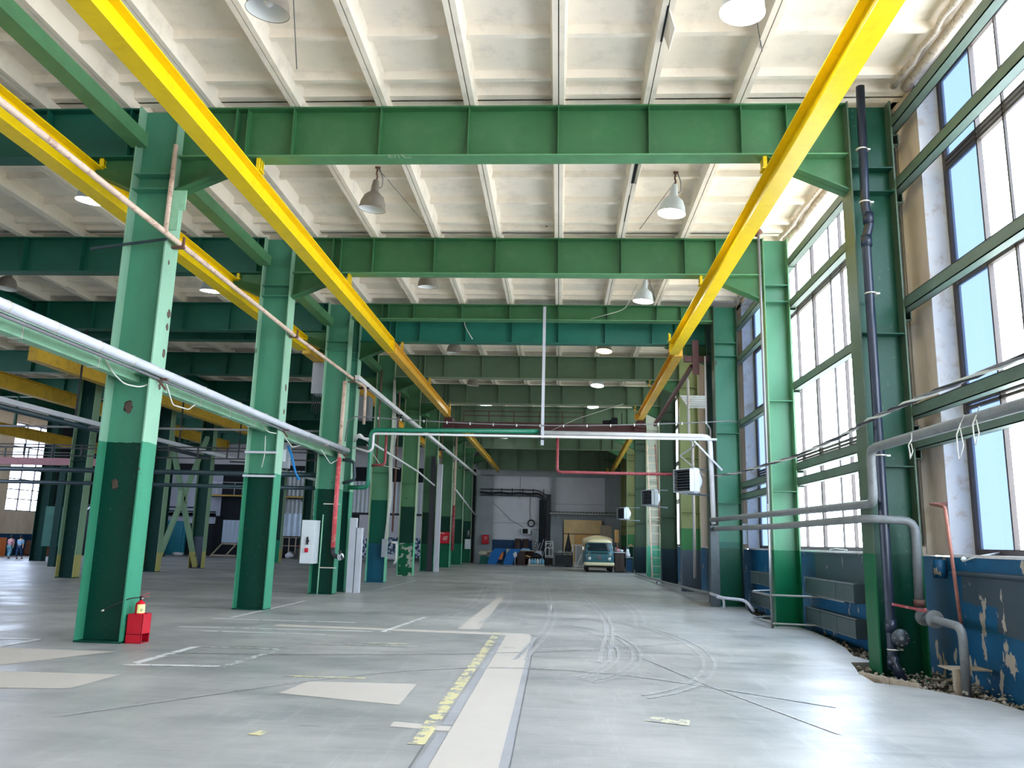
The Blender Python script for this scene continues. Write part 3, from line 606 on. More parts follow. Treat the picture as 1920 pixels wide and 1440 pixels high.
# left aisle crane with railing
r = thing('crane_bridge', 'faded maroon crane bridge crossing the left aisles below the beams', 'crane', (-24, 35, 4.9))
MB().box((-33.5, 36.2, 4.62), (-20.2, 36.5, 4.95)).build('bridge_beam', 'maroonL', r)
mb = MB()
for z in (5.2, 5.45): mb.bar((-33.5, 36.2, z), (-20.2, 36.2, z), .04, .04)
for k in range(12): mb.bar((-33+1.15*k, 36.2, 4.95), (-33+1.15*k, 36.2, 5.46), .05, .05)
mb.build('railing', 'cabledark', r); MB().bar((-20.4, 36.35, 4.9), (-20.4, 36.35, 7.0), .12, .12).bar((-31, 36.35, 4.9), (-31, 36.35, 8.0), .12, .12).build('hanger', 'cabledark', r)
r = thing('cable_tray', 'dark railed cable tray crossing the left aisle behind the second post', 'cable tray', (-13, 24.6, 4.1))
mb = MB()
for z in (3.98, 4.22, 4.32): mb.bar((-19.6, 24.6, z), (-7.35, 24.6, z), .05, .035)
mb.build('rail', 'cabledark', r)
for k in range(13): MB().bar((-19+k*.95, 24.58, 3.96), (-19+k*.95, 24.58, 4.34), .04, .05).build('rung', 'cabledark', r)
for z, rr, l in ((3.5, .075, 'upper dark pipe crossing the left aisles at eye level'), (3.1, .06, 'lower dark green pipe crossing the left aisles'), (4.85, .035, 'thin grey pipe crossing the left aisles above the railed tray')):
    single(MB().cyl((-22, 24.2, z), (-7.32, 24.2, z), rr, 12), 'pipe', 'darkpipe' if rr > .05 else 'cablegrey', l, 'pipe')
# cross bracing
r = thing('cross_bracing', 'pale green X-shaped bracing between two left aisle posts', 'bracing', (-17.3, 36.2, 0))
for p, q in (((-17.3, 34.25, .1), (-17.3, 38.2, 6.3)), ((-17.3, 38.2, .1), (-17.3, 34.25, 6.3))): MB().bar(p, q, .16, .2, up=(1, 0, 0)).build('brace_bar', 'left_flange', r)
MB().box((-17.4, 35.9, 2.85), (-17.2, 36.5, 3.6)).build('gusset_plate', 'left_flange', r)
# ================================================================ PIPES AND CABLES
def pipe(pts, r, m, label, bend=.12, name='pipe', cat='pipe', group=None, n=10): return single(MB().tube(pts, r, n, bend), name, m, label, cat, group)
def rings(root, pts, r, m='clip'):
    for p, d in pts:
        d = Vector(d)*.02; MB().tube([Vector(p)-d, Vector(p)+d], r, 12).build('clamp', m, root)
r = thing('pipe', 'tan primed pipe with rust spots running high along the left posts', 'pipe', (-6.45, 5, 6.45))
MB().tube([(-6.45, 5, 6.47), (-6.45, 12.4, 6.45), (-6.45, 18.5, 6.42), (-6.45, 24.2, 6.5), (-6.25, 24.9, 6.4), (-6.25, 24.95, 5.2)], .048, 10, .15).build('pipe_run', 'pipetan', r)
for y in (12.45, 18.45, 24.0): MB().box((-6.6, y-.03, 6.36), (-6.36, y+.03, 6.4)).box((-6.4, y-.02, 6.4), (-6.37, y+.02, 6.56)).build('bracket', 'rust', r)
r = thing('conduit', 'thick light grey conduit running along the left posts above head height', 'conduit', (-6.45, 5, 4.22))
MB().tube([(-6.45, 5, 4.2), (-6.45, 12.4, 4.2), (-6.45, 18.5, 4.19), (-6.45, 24.0, 4.25)], .072, 14).build('tube', 'conduit', r)
MB().tube([(-6.53, 5, 4.11), (-6.54, 12.4, 4.12), (-6.54, 18.5, 4.11), (-6.53, 24.0, 4.15)], .03, 8).build('lower_tube', 'cablegrey', r)
for y in (8.6, 9.5, 10.5, 11.4, 13.9, 15.5, 17, 20, 21.7): MB().tube([(-6.45, y-.012, 4.2), (-6.45, y+.012, 4.2)], .077, 14).build('clamp', 'clip', r)
for y in (12.45, 18.45, 24): MB().box((-6.6, y-.04, 4.1), (-6.4, y+.04, 4.125)).bar((-6.56, y, 4.1), (-6.42, y, 3.95), .03, .03).build('bracket', 'rust', r)
for i, (a, b) in enumerate(((5, 12.43), (12.47, 18.43), (18.47, 23.98))):
    r = thing('tie_beam', ['pale green box tie beam running to the nearest left post', 'pale green box tie beam between the first and second left posts', 'pale green box tie beam between the second and third left posts'][i], 'beam', (-6.95, (a+b)/2, 4.0))
    MB().box((-7.02, a, 4.05), (-6.86, b, 4.3)).build('beam', 'tie', r)
    mb = MB()
    for k in range(4): y = a+(b-a)*(k+.6)/4.3; mb.box((-7.03, y, 4.04), (-6.85, y+.02, 4.31))
    mb.build('strap', 'cable', r)
pipe([(-6.84, 11.2, 4.3), (-6.82, 11.6, 4.02), (-6.8, 11.9, 3.92), (-6.7, 12.2, 3.93), (-6.55, 12.5, 4.13)], .011, 'cable', 'white cable loop drooping beside the nearest left post', .1, 'cable', 'cable')
pipe([(-6.55, 12.7, 4.1), (-6.6, 13.1, 3.8), (-6.7, 13.9, 3.85), (-6.8, 14.4, 4.05)], .011, 'cable', 'white cable loop just behind the nearest left post', .1, 'cable', 'cable')
pipe([(-6.8, 17.5, 4.3), (-6.75, 18.0, 4.0), (-6.57, 18.4, 4.0)], .011, 'cable', 'short white cable hanging at the second left post', .1, 'cable', 'cable')
pipe([(-6.8, 19, 4.15), (-6.75, 19.8, 3.85), (-6.8, 20.6, 4.0)], .011, 'cable', 'white cable sagging under the tie beam behind the second post', .1, 'cable', 'cable')
pipe([(-6.8, 22.4, 4.1), (-6.7, 23.1, 3.75), (-6.6, 23.8, 4.0)], .012, 'cable', 'white cable sagging at the third left post', .1, 'cable', 'cable')
pipe([(-6.9, 18.3, 3.95), (-6.88, 18.3, 3.5), (-6.93, 18.3, 3.2)], .012, 'cable', 'frayed white cable end hanging on the second post web', .1, 'cable', 'cable')
r = thing('step_irons', 'two pale pipe steps across the web of the second left post', 'steps', (-6.95, 18.2, 3))
for z in (3.0, 3.55): MB().bar((-7.33, 18.22, z), (-6.56, 18.22, z), .03, .05).build('step', 'conduit', r)
single(MB().tube([(-6.56, 12.15, 6.55), (-6.55, 12.15, 8.1)], .04, 10), 'pipe', 'pipetan', 'rusty vertical pipe on the edge of the nearest left post', 'pipe')
single(MB().bar((-7.9, 12.3, 6.3), (-6.5, 12.1, 6.4), .03, .04), 'steel_bar', 'darkpipe', 'thin dark bar across the nearest left post below the yellow beam', 'bar')
single(MB().box((-6.56, 12.2, 6.95), (-6.3, 12.22, 7.3)).box((-6.56, 12.2, 6.6), (-6.4, 12.22, 6.95)), 'lug_plate', 'tie', 'pale green lug plate under the haunch of the nearest left post', 'plate')
r = thing('cable_tray', 'long white cable tray running away along the left row at girder height', 'cable tray', (-6.3, 24, 6.5))
MB().box((-6.38, 24.0, 6.46), (-6.24, 60.9, 6.6)).build('duct', 'pipewhite', r)
for y in (25.25, 31, 37, 43.1, 49.3, 55.4): MB().box((-6.6, y-.04, 6.4), (-6.22, y+.04, 6.455)).build('bracket', 'cabledark', r)
pipe([(-6.35, 24.3, 4.75), (-6.2, 25, 4.75), (-6.2, 35, 4.55), (-6.25, 40, 4.3)], .04, 'pipewhite', 'thin white pipe sloping down along the left row behind the red riser')
pipe([(-6.2, 48, 4.6), (-6.2, 60.8, 3.4)], .05, 'pipewhite', 'thin white pipe ending at the end wall on the left')
pipe([(-6.2, 25.3, 4.6), (-6.1, 27, 4.1), (-6.2, 30.8, 4.3)], .012, 'cable', 'slack cable under the thin white pipe', .2, 'cable', 'cable')
# riser group at the third post
r = thing('fire_riser', 'faded red fire riser pipe with a hydrant valve on the third left post', 'riser', (-6.63, 23.7, 0))
MB().tube([(-6.6, 23.7, 6.35), (-6.62, 23.7, 4.0)], .06, 12).build('upper_pipe', 'pipetan', r)
MB().tube([(-6.62, 23.7, 4.0), (-6.63, 23.7, 1.35)], .068, 12).build('pipe_run', 'pipepink', r)
MB().tube([(-6.63, 23.7, 1.35), (-6.6, 23.66, 1.12), (-6.42, 23.62, 1.08)], .062, 12, .1).build('elbow', 'cabledark', r)
MB().cyl((-6.42, 23.62, 1.08), (-6.3, 23.58, 1.1), .085).cyl((-6.36, 23.6, 1.1), (-6.36, 23.5, 1.28), .04).build('valve', 'rubber', r)
MB().cyl((-6.41, 23.61, 1.08), (-6.37, 23.6, 1.085), .095).cyl((-6.33, 23.58, 1.1), (-6.31, 23.57, 1.1), .09).build('valve_ring', 'white', r)
for z in (2.6, .75): MB().box((-7.0, 23.68, z), (-6.5, 23.72, z+.03)).build('bracket', 'clip', r)
pipe([(-7.02, 23.75, 0), (-7.0, 23.75, 2.3)], .02, 'tie', 'thin pale rod standing on the web of the third left post', 0)
pipe([(-6.4, 24.15, 3.14), (-5.76, 23.95, 3.14), (-5.74, 23.92, 3.5), (-5.74, 23.9, 4.88), (-.58, 23.9, 4.93)], .068, 'pipegreen', 'green pipe crossing the hall from the left posts to the hanging strut', .2)
pipe([(-.6, 23.9, 4.88), (4.44, 23.9, 4.86), (4.5, 23.92, 2.3)], .075, 'pipewhite', 'thick white pipe crossing the right half of the hall and turning down', .2)
pipe([(-6.3, 24.0, 4.35), (-5.75, 23.8, 4.2), (-5.64, 23.8, 4.3), (-5.64, 23.8, 4.76), (4.62, 23.8, 4.76)], .036, 'pipewhite', 'thin white pipe crossing the whole hall just below the green pipe', .08)
pipe([(-6.3, 24.1, 4.55), (-6.1, 23.9, 4.75), (-5.95, 23.9, 4.6), (-5.76, 23.9, 4.6)], .045, 'pipewhite', 'short white pipe elbow joining the green pipe at the left posts', .08)
pipe([(-5.3, 24.05, 4.86), (-5.3, 24.05, 3.85), (-5.75, 24.05, 3.8)], .04, 'pipered', 'dark red pipe hook hanging behind the green pipe on the left', .1)
pipe([(-6.55, 23.85, 3.95), (-6.2, 23.85, 3.9), (-6.15, 23.85, 3.35), (-6.5, 23.85, 3.25)], .05, 'darkpipe', 'dark grey pipe bend between the third left posts', .1)
pipe([(-.07, 23.95, 4.8), (-.07, 23.95, 3.72), (3.5, 23.95, 3.72)], .045, 'pipered', 'dusty red pipe dropping from the white pipe and running to the unit heater', .12)
r = thing('hanging_strut', 'tall grey strut hanging from the shallow girder in mid hall, holding the crossing pipes', 'strut', (-.52, 23.8, 4.5))
MB().box((-.57, 23.8, 4.5), (-.48, 23.83, 8.8)).box((-.57, 23.77, 4.5), (-.56, 23.83, 8.8)).build('channel', 'conduit', r)
MB().box((-.64, 23.74, 4.66), (-.42, 24.0, 4.7)).box((-.62, 23.78, 4.7), (-.58, 23.82, 5.0)).build('pipe_hook', 'cabledark', r)
P = [(-6.2+11.2*t, 23.7, 5.26-.2*math.sin(PI*t)+.04*t) for t in [i/16 for i in range(17)]]
r = thing('cable', 'thin grey cable bundle strung across the whole hall above the pipes', 'cable', (0, 23.7, 5))
MB().tube([(-6.5, 23.8, 4.5), (-6.45, 23.75, 5.1)]+P+[(5.25, 23.8, 5.3)], .02, 6).build('cable_run', 'cablegrey', r)
mb = MB()
for p in P[1:-1]: mb.box((p[0]-.015, p[1]-.02, p[2]-.05), (p[0]+.015, p[1]+.02, p[2]+.028))
mb.build('cable_tie', 'cable', r)
# right-hand pipes
def girtset(y0, y1, zs, where):
    for i, z in enumerate(zs):
        mb = MB().box((5.3, y0, z-.09), (5.315, y1, z+.09)).box((5.3, y0, z-.09), (5.46, y1, z-.078)).box((5.3, y0, z+.078), (5.46, y1, z+.09)).box((5.445, y0, z-.09), (5.46, y1, z+.09))
        single(mb, 'wall_girt', 'girt', 'green steel rail across the %s, %s' % (where, ['topmost', 'second from the top', 'third from the top', 'fourth from the top', 'lowest'][i]), 'rail', None)
girtset(1, 12.66, [8.5, 7.42, 5.44, 3.74, 3.26], 'near window bay'); girtset(12.4, 18.66, [8.27, 7.26, 5.3, 3.46, 3.13], 'second window bay'); girtset(18.3, 24.2, [8.25, 7.2, 5.25, 3.42, 3.1], 'third window bay')
pipe([(4.46, 24.1, 2.42), (4.46, 17, 2.36), (4.46, 11.75, 2.32), (4.46, 11.75, 3.1), (4.46, 5, 3.08)], .064, 'pipegrey', 'thick grey pipe along the window wall that steps up before the near post', .16)
pipe([(4.46, 24.1, 2.16), (4.46, 17, 2.1), (4.46, 12.05, 2.12), (5.12, 12.0, 2.1), (5.12, 12.05, .92)], .062, 'pipegrey', 'lower grey pipe along the window wall that bends down at the near post', .18)
r = thing('valve_pipe', 'grey floor pipe with a red-handled valve at the foot of the window wall', 'valve', (5.12, 11.9, 0))
MB().cyl((5.12, 12.05, .9), (5.12, 12.05, 1.0), .075).build('union', 'rust', r)
MB().tube([(5.12, 12.05, .92), (5.12, 12.04, .78), (5.12, 10.86, .74), (5.12, 10.86, -.12)], .055, 12, .16).build('pipe_run', 'pipegrey', r)
for y in (11.95, 11.62): MB().cyl((5.12, y, .77), (5.12, y-.035, .77), .12).build('flange', 'pipegrey', r)
MB().blob((5.12, 11.8, .77), .085, jit=0).build('valve_body', 'darkmetal', r)
MB().bar((5.1, 11.82, .86), (4.72, 12.0, .93), .03, .035).cyl((5.1, 11.82, .8), (5.1, 11.82, .9), .02).build('handle', 'pipered', r)
MB().box((5.02, 10.93, -.13), (5.1, 11.0, .22)).box((4.98, 10.96, .2), (5.5, 11.3, .215)).build('pipe_support', 'wood', r)
pipe([(5.56, 11.95, 2.35), (5.3, 11.9, 2.34), (5.3, 11.45, 2.28), (5.3, 11.2, .25)], .025, 'copper', 'slender copper-red pipe bent over and leaning down the near blue dado', .06)
r = thing('downpipe', 'black plastic downpipe with a bolted inspection cap in front of the near window post', 'downpipe', (4.74, 12.15, 0))
MB().tube([(4.79, 12.12, 9.05), (4.75, 12.12, 6.95), (4.8, 12.12, 6.7), (4.73, 12.12, 6.45), (4.73, 12.12, .15), (4.82, 12.0, -.14)], .068, 14, .08).build('pipe_run', 'black', r)
for z in (6.4, 6.78, .62, .12): MB().cyl((4.735+.05*(z > 6.6), 12.12, z-.09), (4.735+.05*(z > 6.6), 12.12, z+.09), .08).build('socket', 'black', r)
for z in (7.95, 7.05, 5.55, 3.05, .3, .04): MB().cyl((4.745, 12.12, z-.01), (4.745, 12.12, z+.01), .085).box((4.82, 12.1, z-.012), (4.88, 12.3, z+.012)).build('clamp', 'clip', r)
mb = MB().lathe([(0, 0), (.12, 0), (.125, .02), (.12, .045), (0, .045)], (4.82, 12.0, .47), 22, 'y')
MB.build(mb, 'inspection_cap', 'darkmetal', r)
mb = MB()
for k in range(8): a = 2*PI*k/8; mb.cyl((4.82+.095*math.cos(a), 12.002, .47+.095*math.sin(a)), (4.82+.095*math.cos(a), 11.985, .47+.095*math.sin(a)), .011, 6)
mb.cyl((4.82, 12.0, .47), (4.82, 11.985, .47), .03); mb.build('cap_bolt', 'steel', r)
single(MB().cyl((4.78, 12.12, .47), (4.82, 12.03, .47), .075), 'pipe_branch', 'black', 'short black branch stub behind the bolted cap', 'pipe')
r = thing('cable', 'twisted grey cable bundle slung along the window wall', 'cable', (4.5, 12, 3.5))
cp = [(4.62, 24.2, 3.72), (4.5, 21, 3.52), (4.48, 18.4, 3.45), (4.46, 15.5, 3.38), (4.44, 13, 3.42), (4.42, 11.6, 3.5), (4.4, 10, 3.52), (4.35, 8, 3.5), (4.35, 5.5, 3.5)]
for k, m in enumerate(('cablegrey', 'cable', 'cabledark')):
    pts = []
    for a, b in zip(cp, cp[1:]):
        for i in range(4):
            t = i/4; q = Vector(a).lerp(Vector(b), t); an = len(pts)*1.9+k*2.1; pts.append(q+Vector((.022*math.cos(an), 0, .022*math.sin(an))))
    MB().tube(pts+[cp[-1]], .016, 6).build('cable_strand', m, r)
def tie(p, s, l):
    x, y, z = p
    single(MB().tube([(x, y, z), (x-.03, y+.05*s, z-.12*s), (x, y+.12*s, z-.28*s), (x-.02, y+.05*s, z-.4*s), (x, y-.02*s, z-.25*s), (x, y+.02, z-.05)], .007, 6).tube([(x, y, z), (x-.04, y-.18*s, z+.06)], .006, 6), 'cable_tie', 'cable', l, 'cable tie')
tie((4.38, 8.95, 3.06), 1, 'white cable tie loop hanging from the grey pipe, before the near window'); tie((4.38, 8.6, 3.1), .8, 'white cable tie end hanging right of the looped one'); tie((4.38, 10.2, 3.04), .6, 'small white cable tie hanging from the grey pipe near its step')
single(MB().tube([(5.57, 12.84, 9), (5.57, 12.84, 6.4), (5.56, 12.84, 5.2), (5.57, 12.84, 1.75)], .022, 8), 'pipe', 'pipegrey', 'thin conduit running down the concrete pier by the near window', 'pipe')
single(MB().cyl((4.56, 17.95, -.05), (4.56, 17.95, 8.9), .03, 8), 'pipe', 'cablegrey', 'rusty thin pipe standing full height before the pale green post', 'pipe')
single(MB().cyl((4.5, 18.02, 8.86), (4.6, 17.9, 8.9), .07, 10), 'pipe_sleeve', 'rust', 'small rusty sleeve where the thin pipe meets the ceiling', 'sleeve')
for z, l in ((.68, 'upper thin grey heating pipe looping round the pale green post'), (.1, 'lower thin grey heating pipe looping round the pale green post')):
    pipe([(5.5, 16.2, z), (5.5, 17.6, z), (4.5, 17.85, z), (4.44, 19.2, z), (5.4, 20.0, z), (5.4, 21.4, z)], .022, 'steel', l, .12)
pipe([(4.52, 17.85, 0.0), (4.52, 17.85, 2.6)], .018, 'steel', 'short thin steel pipe beside the rusty one', 0)
# convectors
def convector(y0, y1, z0, z1, label, n):
    r = thing('convector', label, 'radiator', (5.5, (y0+y1)/2, z0)); L = (y1-y0)/n
    for k in range(n):
        a, b = y0+k*L+.01, y0+(k+1)*L-.01; MB().prism([(5.36, z0), (5.36, z1-.03), (5.4, z1), (5.58, z1), (5.58, z0)], 'y', a, b).build('casing', 'radiator', r)
    MB().box((5.352, y0, z1-.012), (5.37, y1, z1+.006)).box((5.352, y0, z0), (5.37, y1, z0+.012)).build('trim_strip', 'steel', r)
    mb = MB()
    for k in range(n*6): yy = y0+.05+k*(y1-y0-.1)/(n*6); mb.box((5.385, yy, z0-.01), (5.575, yy+.004, z0+.03))
    mb.build('fins', 'darkmetal', r)
convector(15.3, 18.25, .72, 1.06, 'upper grey convector on the blue wall between the dark and the pale green post', 3); convector(15.3, 18.3, .1, .44, 'lower grey convector on the blue wall between the dark and the pale green post', 3)
convector(21.3, 23.3, .7, 1.02, 'upper grey convector beyond the pale green post', 2); convector(21.3, 23.3, .14, .46, 'lower grey convector beyond the pale green post', 2)
convector(27.0, 29.6, .9, 1.3, 'grey convector in shade behind the teal post', 2)
single(MB().tube([(5.56, 15.25, 1.05), (5.54, 15.2, .6), (5.56, 15.25, .2)], .02, 8, .05), 'pipe', 'pipegrey', 'thin connecting pipe at the near end of the two stacked convectors', 'pipe')
struct(MB().box((5.56, 13.4, 1.56), (5.6, 24.45, 1.6)), 'trim_2', 'dado')
single(MB().cyl((5.52, 11.9, 1.38), (5.52, 6, 1.38), .03, 8), 'pipe', 'dado', 'blue-painted pipe along the top of the near dado', 'pipe')
single(MB().cyl((5.5, 12.2, 1.3), (5.5, 12.2, 1.56), .09, 12), 'canister', 'dado', 'blue painted cylinder at the top corner of the dado by the near post', 'cap')  # pipe cap in the dado blue
for p, l in (((5.56, 17.1, 1.66), 'small broken bit of wire and plaster on the second window sill'),):
    single(MB().tube([p, (5.5, 16.6, 1.68), (5.52, 16.0, 1.66)], .012, 6), 'wire', 'cable', l, 'wire')
single(MB().tube([(5.92, 11.35, 1.68), (5.6, 11.3, 1.62), (5.5, 11.45, 1.56)], .012, 6).blob((5.52, 11.5, 1.58), .035, jit=.3), 'wire', 'cable', 'stiff white wire stub on the near window sill', 'wire')
for y, l in ((24.5, 'pale switch box on the far pier of the third window, nearer one'), (24.85, 'pale switch box on the far pier of the third window, farther one')):
    single(MB().box((5.4, y, 1.75), (5.6, y+.28, 2.35)), 'switch_box', 'white', l, 'box')
pipe([(4.3, 23.55, .36), (4.45, 22.7, .3), (5.0, 22.3, .28), (5.15, 22.1, .0)], .04, 'conduit', 'white bent pipe rail at the foot of the teal post', .18)
pipe([(4.35, 22.9, .3), (4.5, 22.75, .28), (4.5, 22.7, 0)], .035, 'conduit', 'short white pipe leg under the bent rail at the teal post', .08)
pipe([(4.15, 44.5, .12), (4.3, 38, .12), (4.4, 30, .22), (4.4, 25, .3), (4.6, 24.3, .3)], .045, 'pipegrey', 'long grey pipe lying low along the right-hand posts', .2)
for i, (x, y) in enumerate(((4.42, 24.3), (4.5, 24.6), (4.38, 27.5), (4.5, 28))):
    single(MB().tube([(x, y, 7.4), (x, y, 5.3), (x+.12, y, 5.15), (x+.12, y, .6)], .028, 8, .08), 'pipe', ['conduit', 'rust', 'conduit', 'pipetan'][i], ['pale thin riser close to the teal post', 'rusty thin riser close to the teal post', 'pale thin riser behind the first unit heater', 'tan thin riser behind the first unit heater'][i], 'pipe')
single(MB().box((4.32, 23.5, 0), (4.56, 23.74, 2.25)), 'timber_post', 'darkmetal', 'grey square post standing before the teal post, under the pipe ends', 'post')
r = thing('pipe_bracket', 'pale diagonal brackets holding the crossing pipes at the teal post', 'bracket', (4.4, 23.8, 4.5))
MB().bar((3.95, 23.75, 4.7), (4.75, 23.75, 3.85), .05, .05).build('brace_bar', 'conduit', r); MB().bar((4.1, 23.9, 4.65), (3.6, 24.2, 4.3), .04, .04).bar((3.6, 24.2, 4.3), (4.3, 24.1, 3.7), .04, .04).build('brace_bar', 'steel', r)
single(MB().box((3.85, 24.7, 7.32), (4.6, 24.85, 7.5)).box((4.1, 24.66, 6.9), (4.3, 24.72, 8.0)).bar((4.1, 24.8, 7.2), (3.4, 24.8+4, 5.9), .1, .12), 'bracket_frame', 'maroon', 'maroon bracket frame at the end of the bright yellow beam on the window side', 'bracket')
r = thing('vent_rack', 'white slatted pipe rack high between the teal and the olive post', 'rack', (4.6, 28.5, 6.3))
mb = MB()
for k in range(6): mb.bar((4.45, 27.8+k*.35, 6.4+.14*k), (5.5, 27.8+k*.35, 6.4+.14*k), .12, .05)
mb.build('slat', 'reveal', r); MB().bar((4.45, 27.7, 6.36), (4.45, 29.7, 7.15), .05, .05).bar((5.5, 27.7, 6.36), (5.5, 29.7, 7.15), .05, .05).build('rail', 'reveal', r)
# unit heaters
def heater(x, y, z, s, label):
    r = thing('unit_heater', label, 'heater', (x, y, z)); w, h = .36*s, .36*s
    MB().prism([(y-w, z-h+.05), (y-w+.05, z-h), (y+w-.05, z-h), (y+w, z-h+.05), (y+w, z+h-.05), (y+w-.05, z+h), (y-w+.05, z+h), (y-w, z+h-.05)], 'x', x, x+.2*s).build('casing', 'aircon', r)
    MB().lathe([(w*.97, 0), (w*.9, .12*s), (w*.6, .24*s), (w*.2, .28*s), (0, .28*s)], (x+.2*s, y, z), 20, 'x').build('rear_cowl', 'aircon', r)
    MB().box((x-.16*s, y-w+.01, z-h+.03), (x-.001, y-w+.03, z+h-.03)).box((x-.16*s, y+w-.03, z-h+.03), (x-.001, y+w-.01, z+h-.03)).box((x-.16*s, y-w+.01, z+h-.05), (x-.001, y+w-.01, z+h-.03)).box((x-.16*s, y-w+.01, z-h+.03), (x-.001, y+w-.01, z-h+.05)).build('louvre_frame', 'aircon', r)
    for k in range(8): zz = z-h+.08+k*(2*h-.16)/7; MB().bar((x-.08*s, y-w+.02, zz), (x-.08*s, y+w-.02, zz), .15*s, .014).build('louvre', 'darkmetal', r)
    MB().box((x-.012, y-w+.03, z-h+.05), (x-.002, y+w-.03, z+h-.05)).build('grille_back', 'blackin', r)
    MB().bar((x+.1*s, y+w*.5, z-h), (4.62, y+w+.3, z-h-.03), .05, .05).build('wall_bracket', 'darkmetal', r).rotation_euler = (0, 0, -math.radians(34)); MB().bar((x+.1*s, y+w*.5, z+h), (4.62, y+w+.3, z+h+.02), .04, .04).build('wall_bracket', 'darkmetal', r).rotation_euler = (0, 0, -math.radians(34))
    MB().tube([(x+.15*s, y+w, z+.2*s), (x+.6*s, y+w, z+.45*s), (x+.95*s, y+w, z+.1*s), (x+.8*s, y+w, z-.35*s), (x+.2*s, y+w, z-h*1.0)], .014, 8, .15).build('hose', 'conduit', r)
    r.rotation_euler = (0, 0, math.radians(34))
    return r
heater(3.64, 23.45, 3.5, 1.0, 'white louvred unit heater nearest the camera, beside the teal post')
heater(3.78, 34.2, 3.6, .95, 'white louvred unit heater on the dark post, in the middle of the three')
heater(3.6, 46.2, 3.36, .95, 'white louvred unit heater farthest away, above the van')
# ladder
r = thing('ladder', 'pale wooden ladder leaning against the right-hand posts', 'ladder', (4.6, 41, 0))
for x, xt in ((4.7, 4.62), (5.3, 5.05)): MB().bar((x, 41.4, 0), (xt, 42.7, 6.9), .06, .08).build('stile', 'pipetan' if x < 5 else 'brown2', r)
for k in range(17):
    t = (k+.5)/17; MB().bar((4.7-.08*t, 41.4+1.3*t, 6.9*t), (5.3-.25*t, 41.4+1.3*t, 6.9*t), .05, .035).build('rung', 'pipetan', r)
# ================================================================ PENDANT LAMPS
def lamp(lit, key):
    r = thing('pendant_lamp', '', 'lamp', (0, 0, 0)); H = .34
    out = [(.045, .62), (.06, .6), (.075, .5), (.085, .36), (.12, .345), (.2, .27), (.255, .13), (.275, 0), (.28, -.004)]
    MB().lathe(out, (0, 0, 0), 28).build('shade', 'lampshade' if lit != 1 else 'white', r)
    MB().lathe([(.272, .004), (.25, .12), (.19, .26), (.1, .335), (0, .34)], (0, 0, 0), 28).build('reflector', 'lampin', r)
    b = {0: 'lampin', 1: 'lampon', 2: 'lampyel'}[lit]
    MB().blob((0, 0, .16 if not lit else .1), .075, sz=1.3).build('bulb', b, r)
    MB().tube([(0, 0, .6), (.02, 0, .68), (-.01, 0, .75), (0, 0, .88)], .018, 8).box((-.05, -.02, .86), (.05, .02, .9)).build('hook', 'rust', r)
    MB().tube([(.03, 0, .88), (.12, .02, .7), (.14, .03, .5), (.08, .02, .45), (.06, 0, .52)], .01, 6, .05).build('lamp_cord', 'cablegrey', r)
    return r
L0, L1, L2 = lamp(0, 0), lamp(1, 1), lamp(2, 2)
used = {0: False, 1: False, 2: False}; src = {0: L0, 1: L1, 2: L2}
LP = [(-3.8, 8.9, 8.22, 0, 'unlit bell lamp cut by the top edge of the photo on the left'), (2.2, 9.05, 8.22, 1, 'lit bell lamp cut by the top edge of the photo on the right'),
      (-3.88, 15.1, 8.22, 0, 'unlit grey bell lamp hanging behind the nearest girder, largest of the lamps'), (2.18, 15.3, 8.22, 1, 'lit white bell lamp behind the nearest girder'),
      (-3.58, 20.3, 8.27, 0, 'unlit bell lamp behind the second girder'), (2.24, 21.4, 8.25, 1, 'brightly lit bare-looking lamp behind the second girder'),
      (-3.82, 27.6, 8.2, 0, 'unlit bell lamp just under the teal girder, on the left'), (1.5, 27.4, 8.27, 2, 'bell lamp glowing yellow under the teal girder'),
      (-3.84, 34.1, 8.27, 0, 'unlit bell lamp before the third grey-green girder, on the left'), (1.56, 33.7, 8.27, 1, 'lit bell lamp before the third grey-green girder'),
      (-3.7, 39.2, 8.27, 1, 'tiny lit lamp above the crane bridge, on the left'), (1.6, 39.2, 8.27, 1, 'tiny lit lamp above the crane bridge, on the right'), (-3.7, 52.2, 8.27, 1, 'tiny lit lamp far down the hall'),
      (-15.6, 20.7, 8.27, 0, 'unlit bell lamp at the left edge of the photo'), (-9.65, 14.8, 8.27, 1, 'lamp peeping out behind the left yellow beam, nearer one'), (-9.75, 20.8, 8.27, 1, 'lamp peeping out behind the left yellow beam, farther one')]
for x, y, z, lit, lab in LP:
    if not used[lit]: o = src[lit]; o.location = (x, y, z); o['label'] = lab; used[lit] = True
    else: o = copy_tree(src[lit], (x, y, z), lab)
    o['group'] = 'bell lamps under the roof'; o.rotation_euler = (.12*math.sin(x*3), -.12*math.cos(y), 0)
    if lit:
        ld = D.lights.new('lamp_light', 'POINT'); ld.energy = 45 if lit == 1 else 14; ld.color = (.9, .95, 1) if lit == 1 else (1, .85, .4); ld.shadow_soft_size = .1
        lo = D.objects.new('lamp_light', ld); COL.objects.link(lo); lo.location = (x, y, z-.02)
    if y < 60:
        ln = random.uniform(1.5, 3.2); sx = random.choice((-.4, .7))
        single(MB().tube([(x+.05, y, z+.9), (x+.15, y+.3, z+.86), (x+sx, y+ln, 8.85)], .008, 5), 'lamp_wire', 'cablegrey', 'thin feed wire of the ' + ' '.join(lab.replace(',', '').split()[:11]), 'wire')
pipe([(-3.2, 24.9, 8.85), (-3.1, 24.85, 8.4), (-2.85, 24.8, 8.0)], .015, 'cable', 'loose white wire hanging over the shallow girder', .1, 'wire', 'wire')
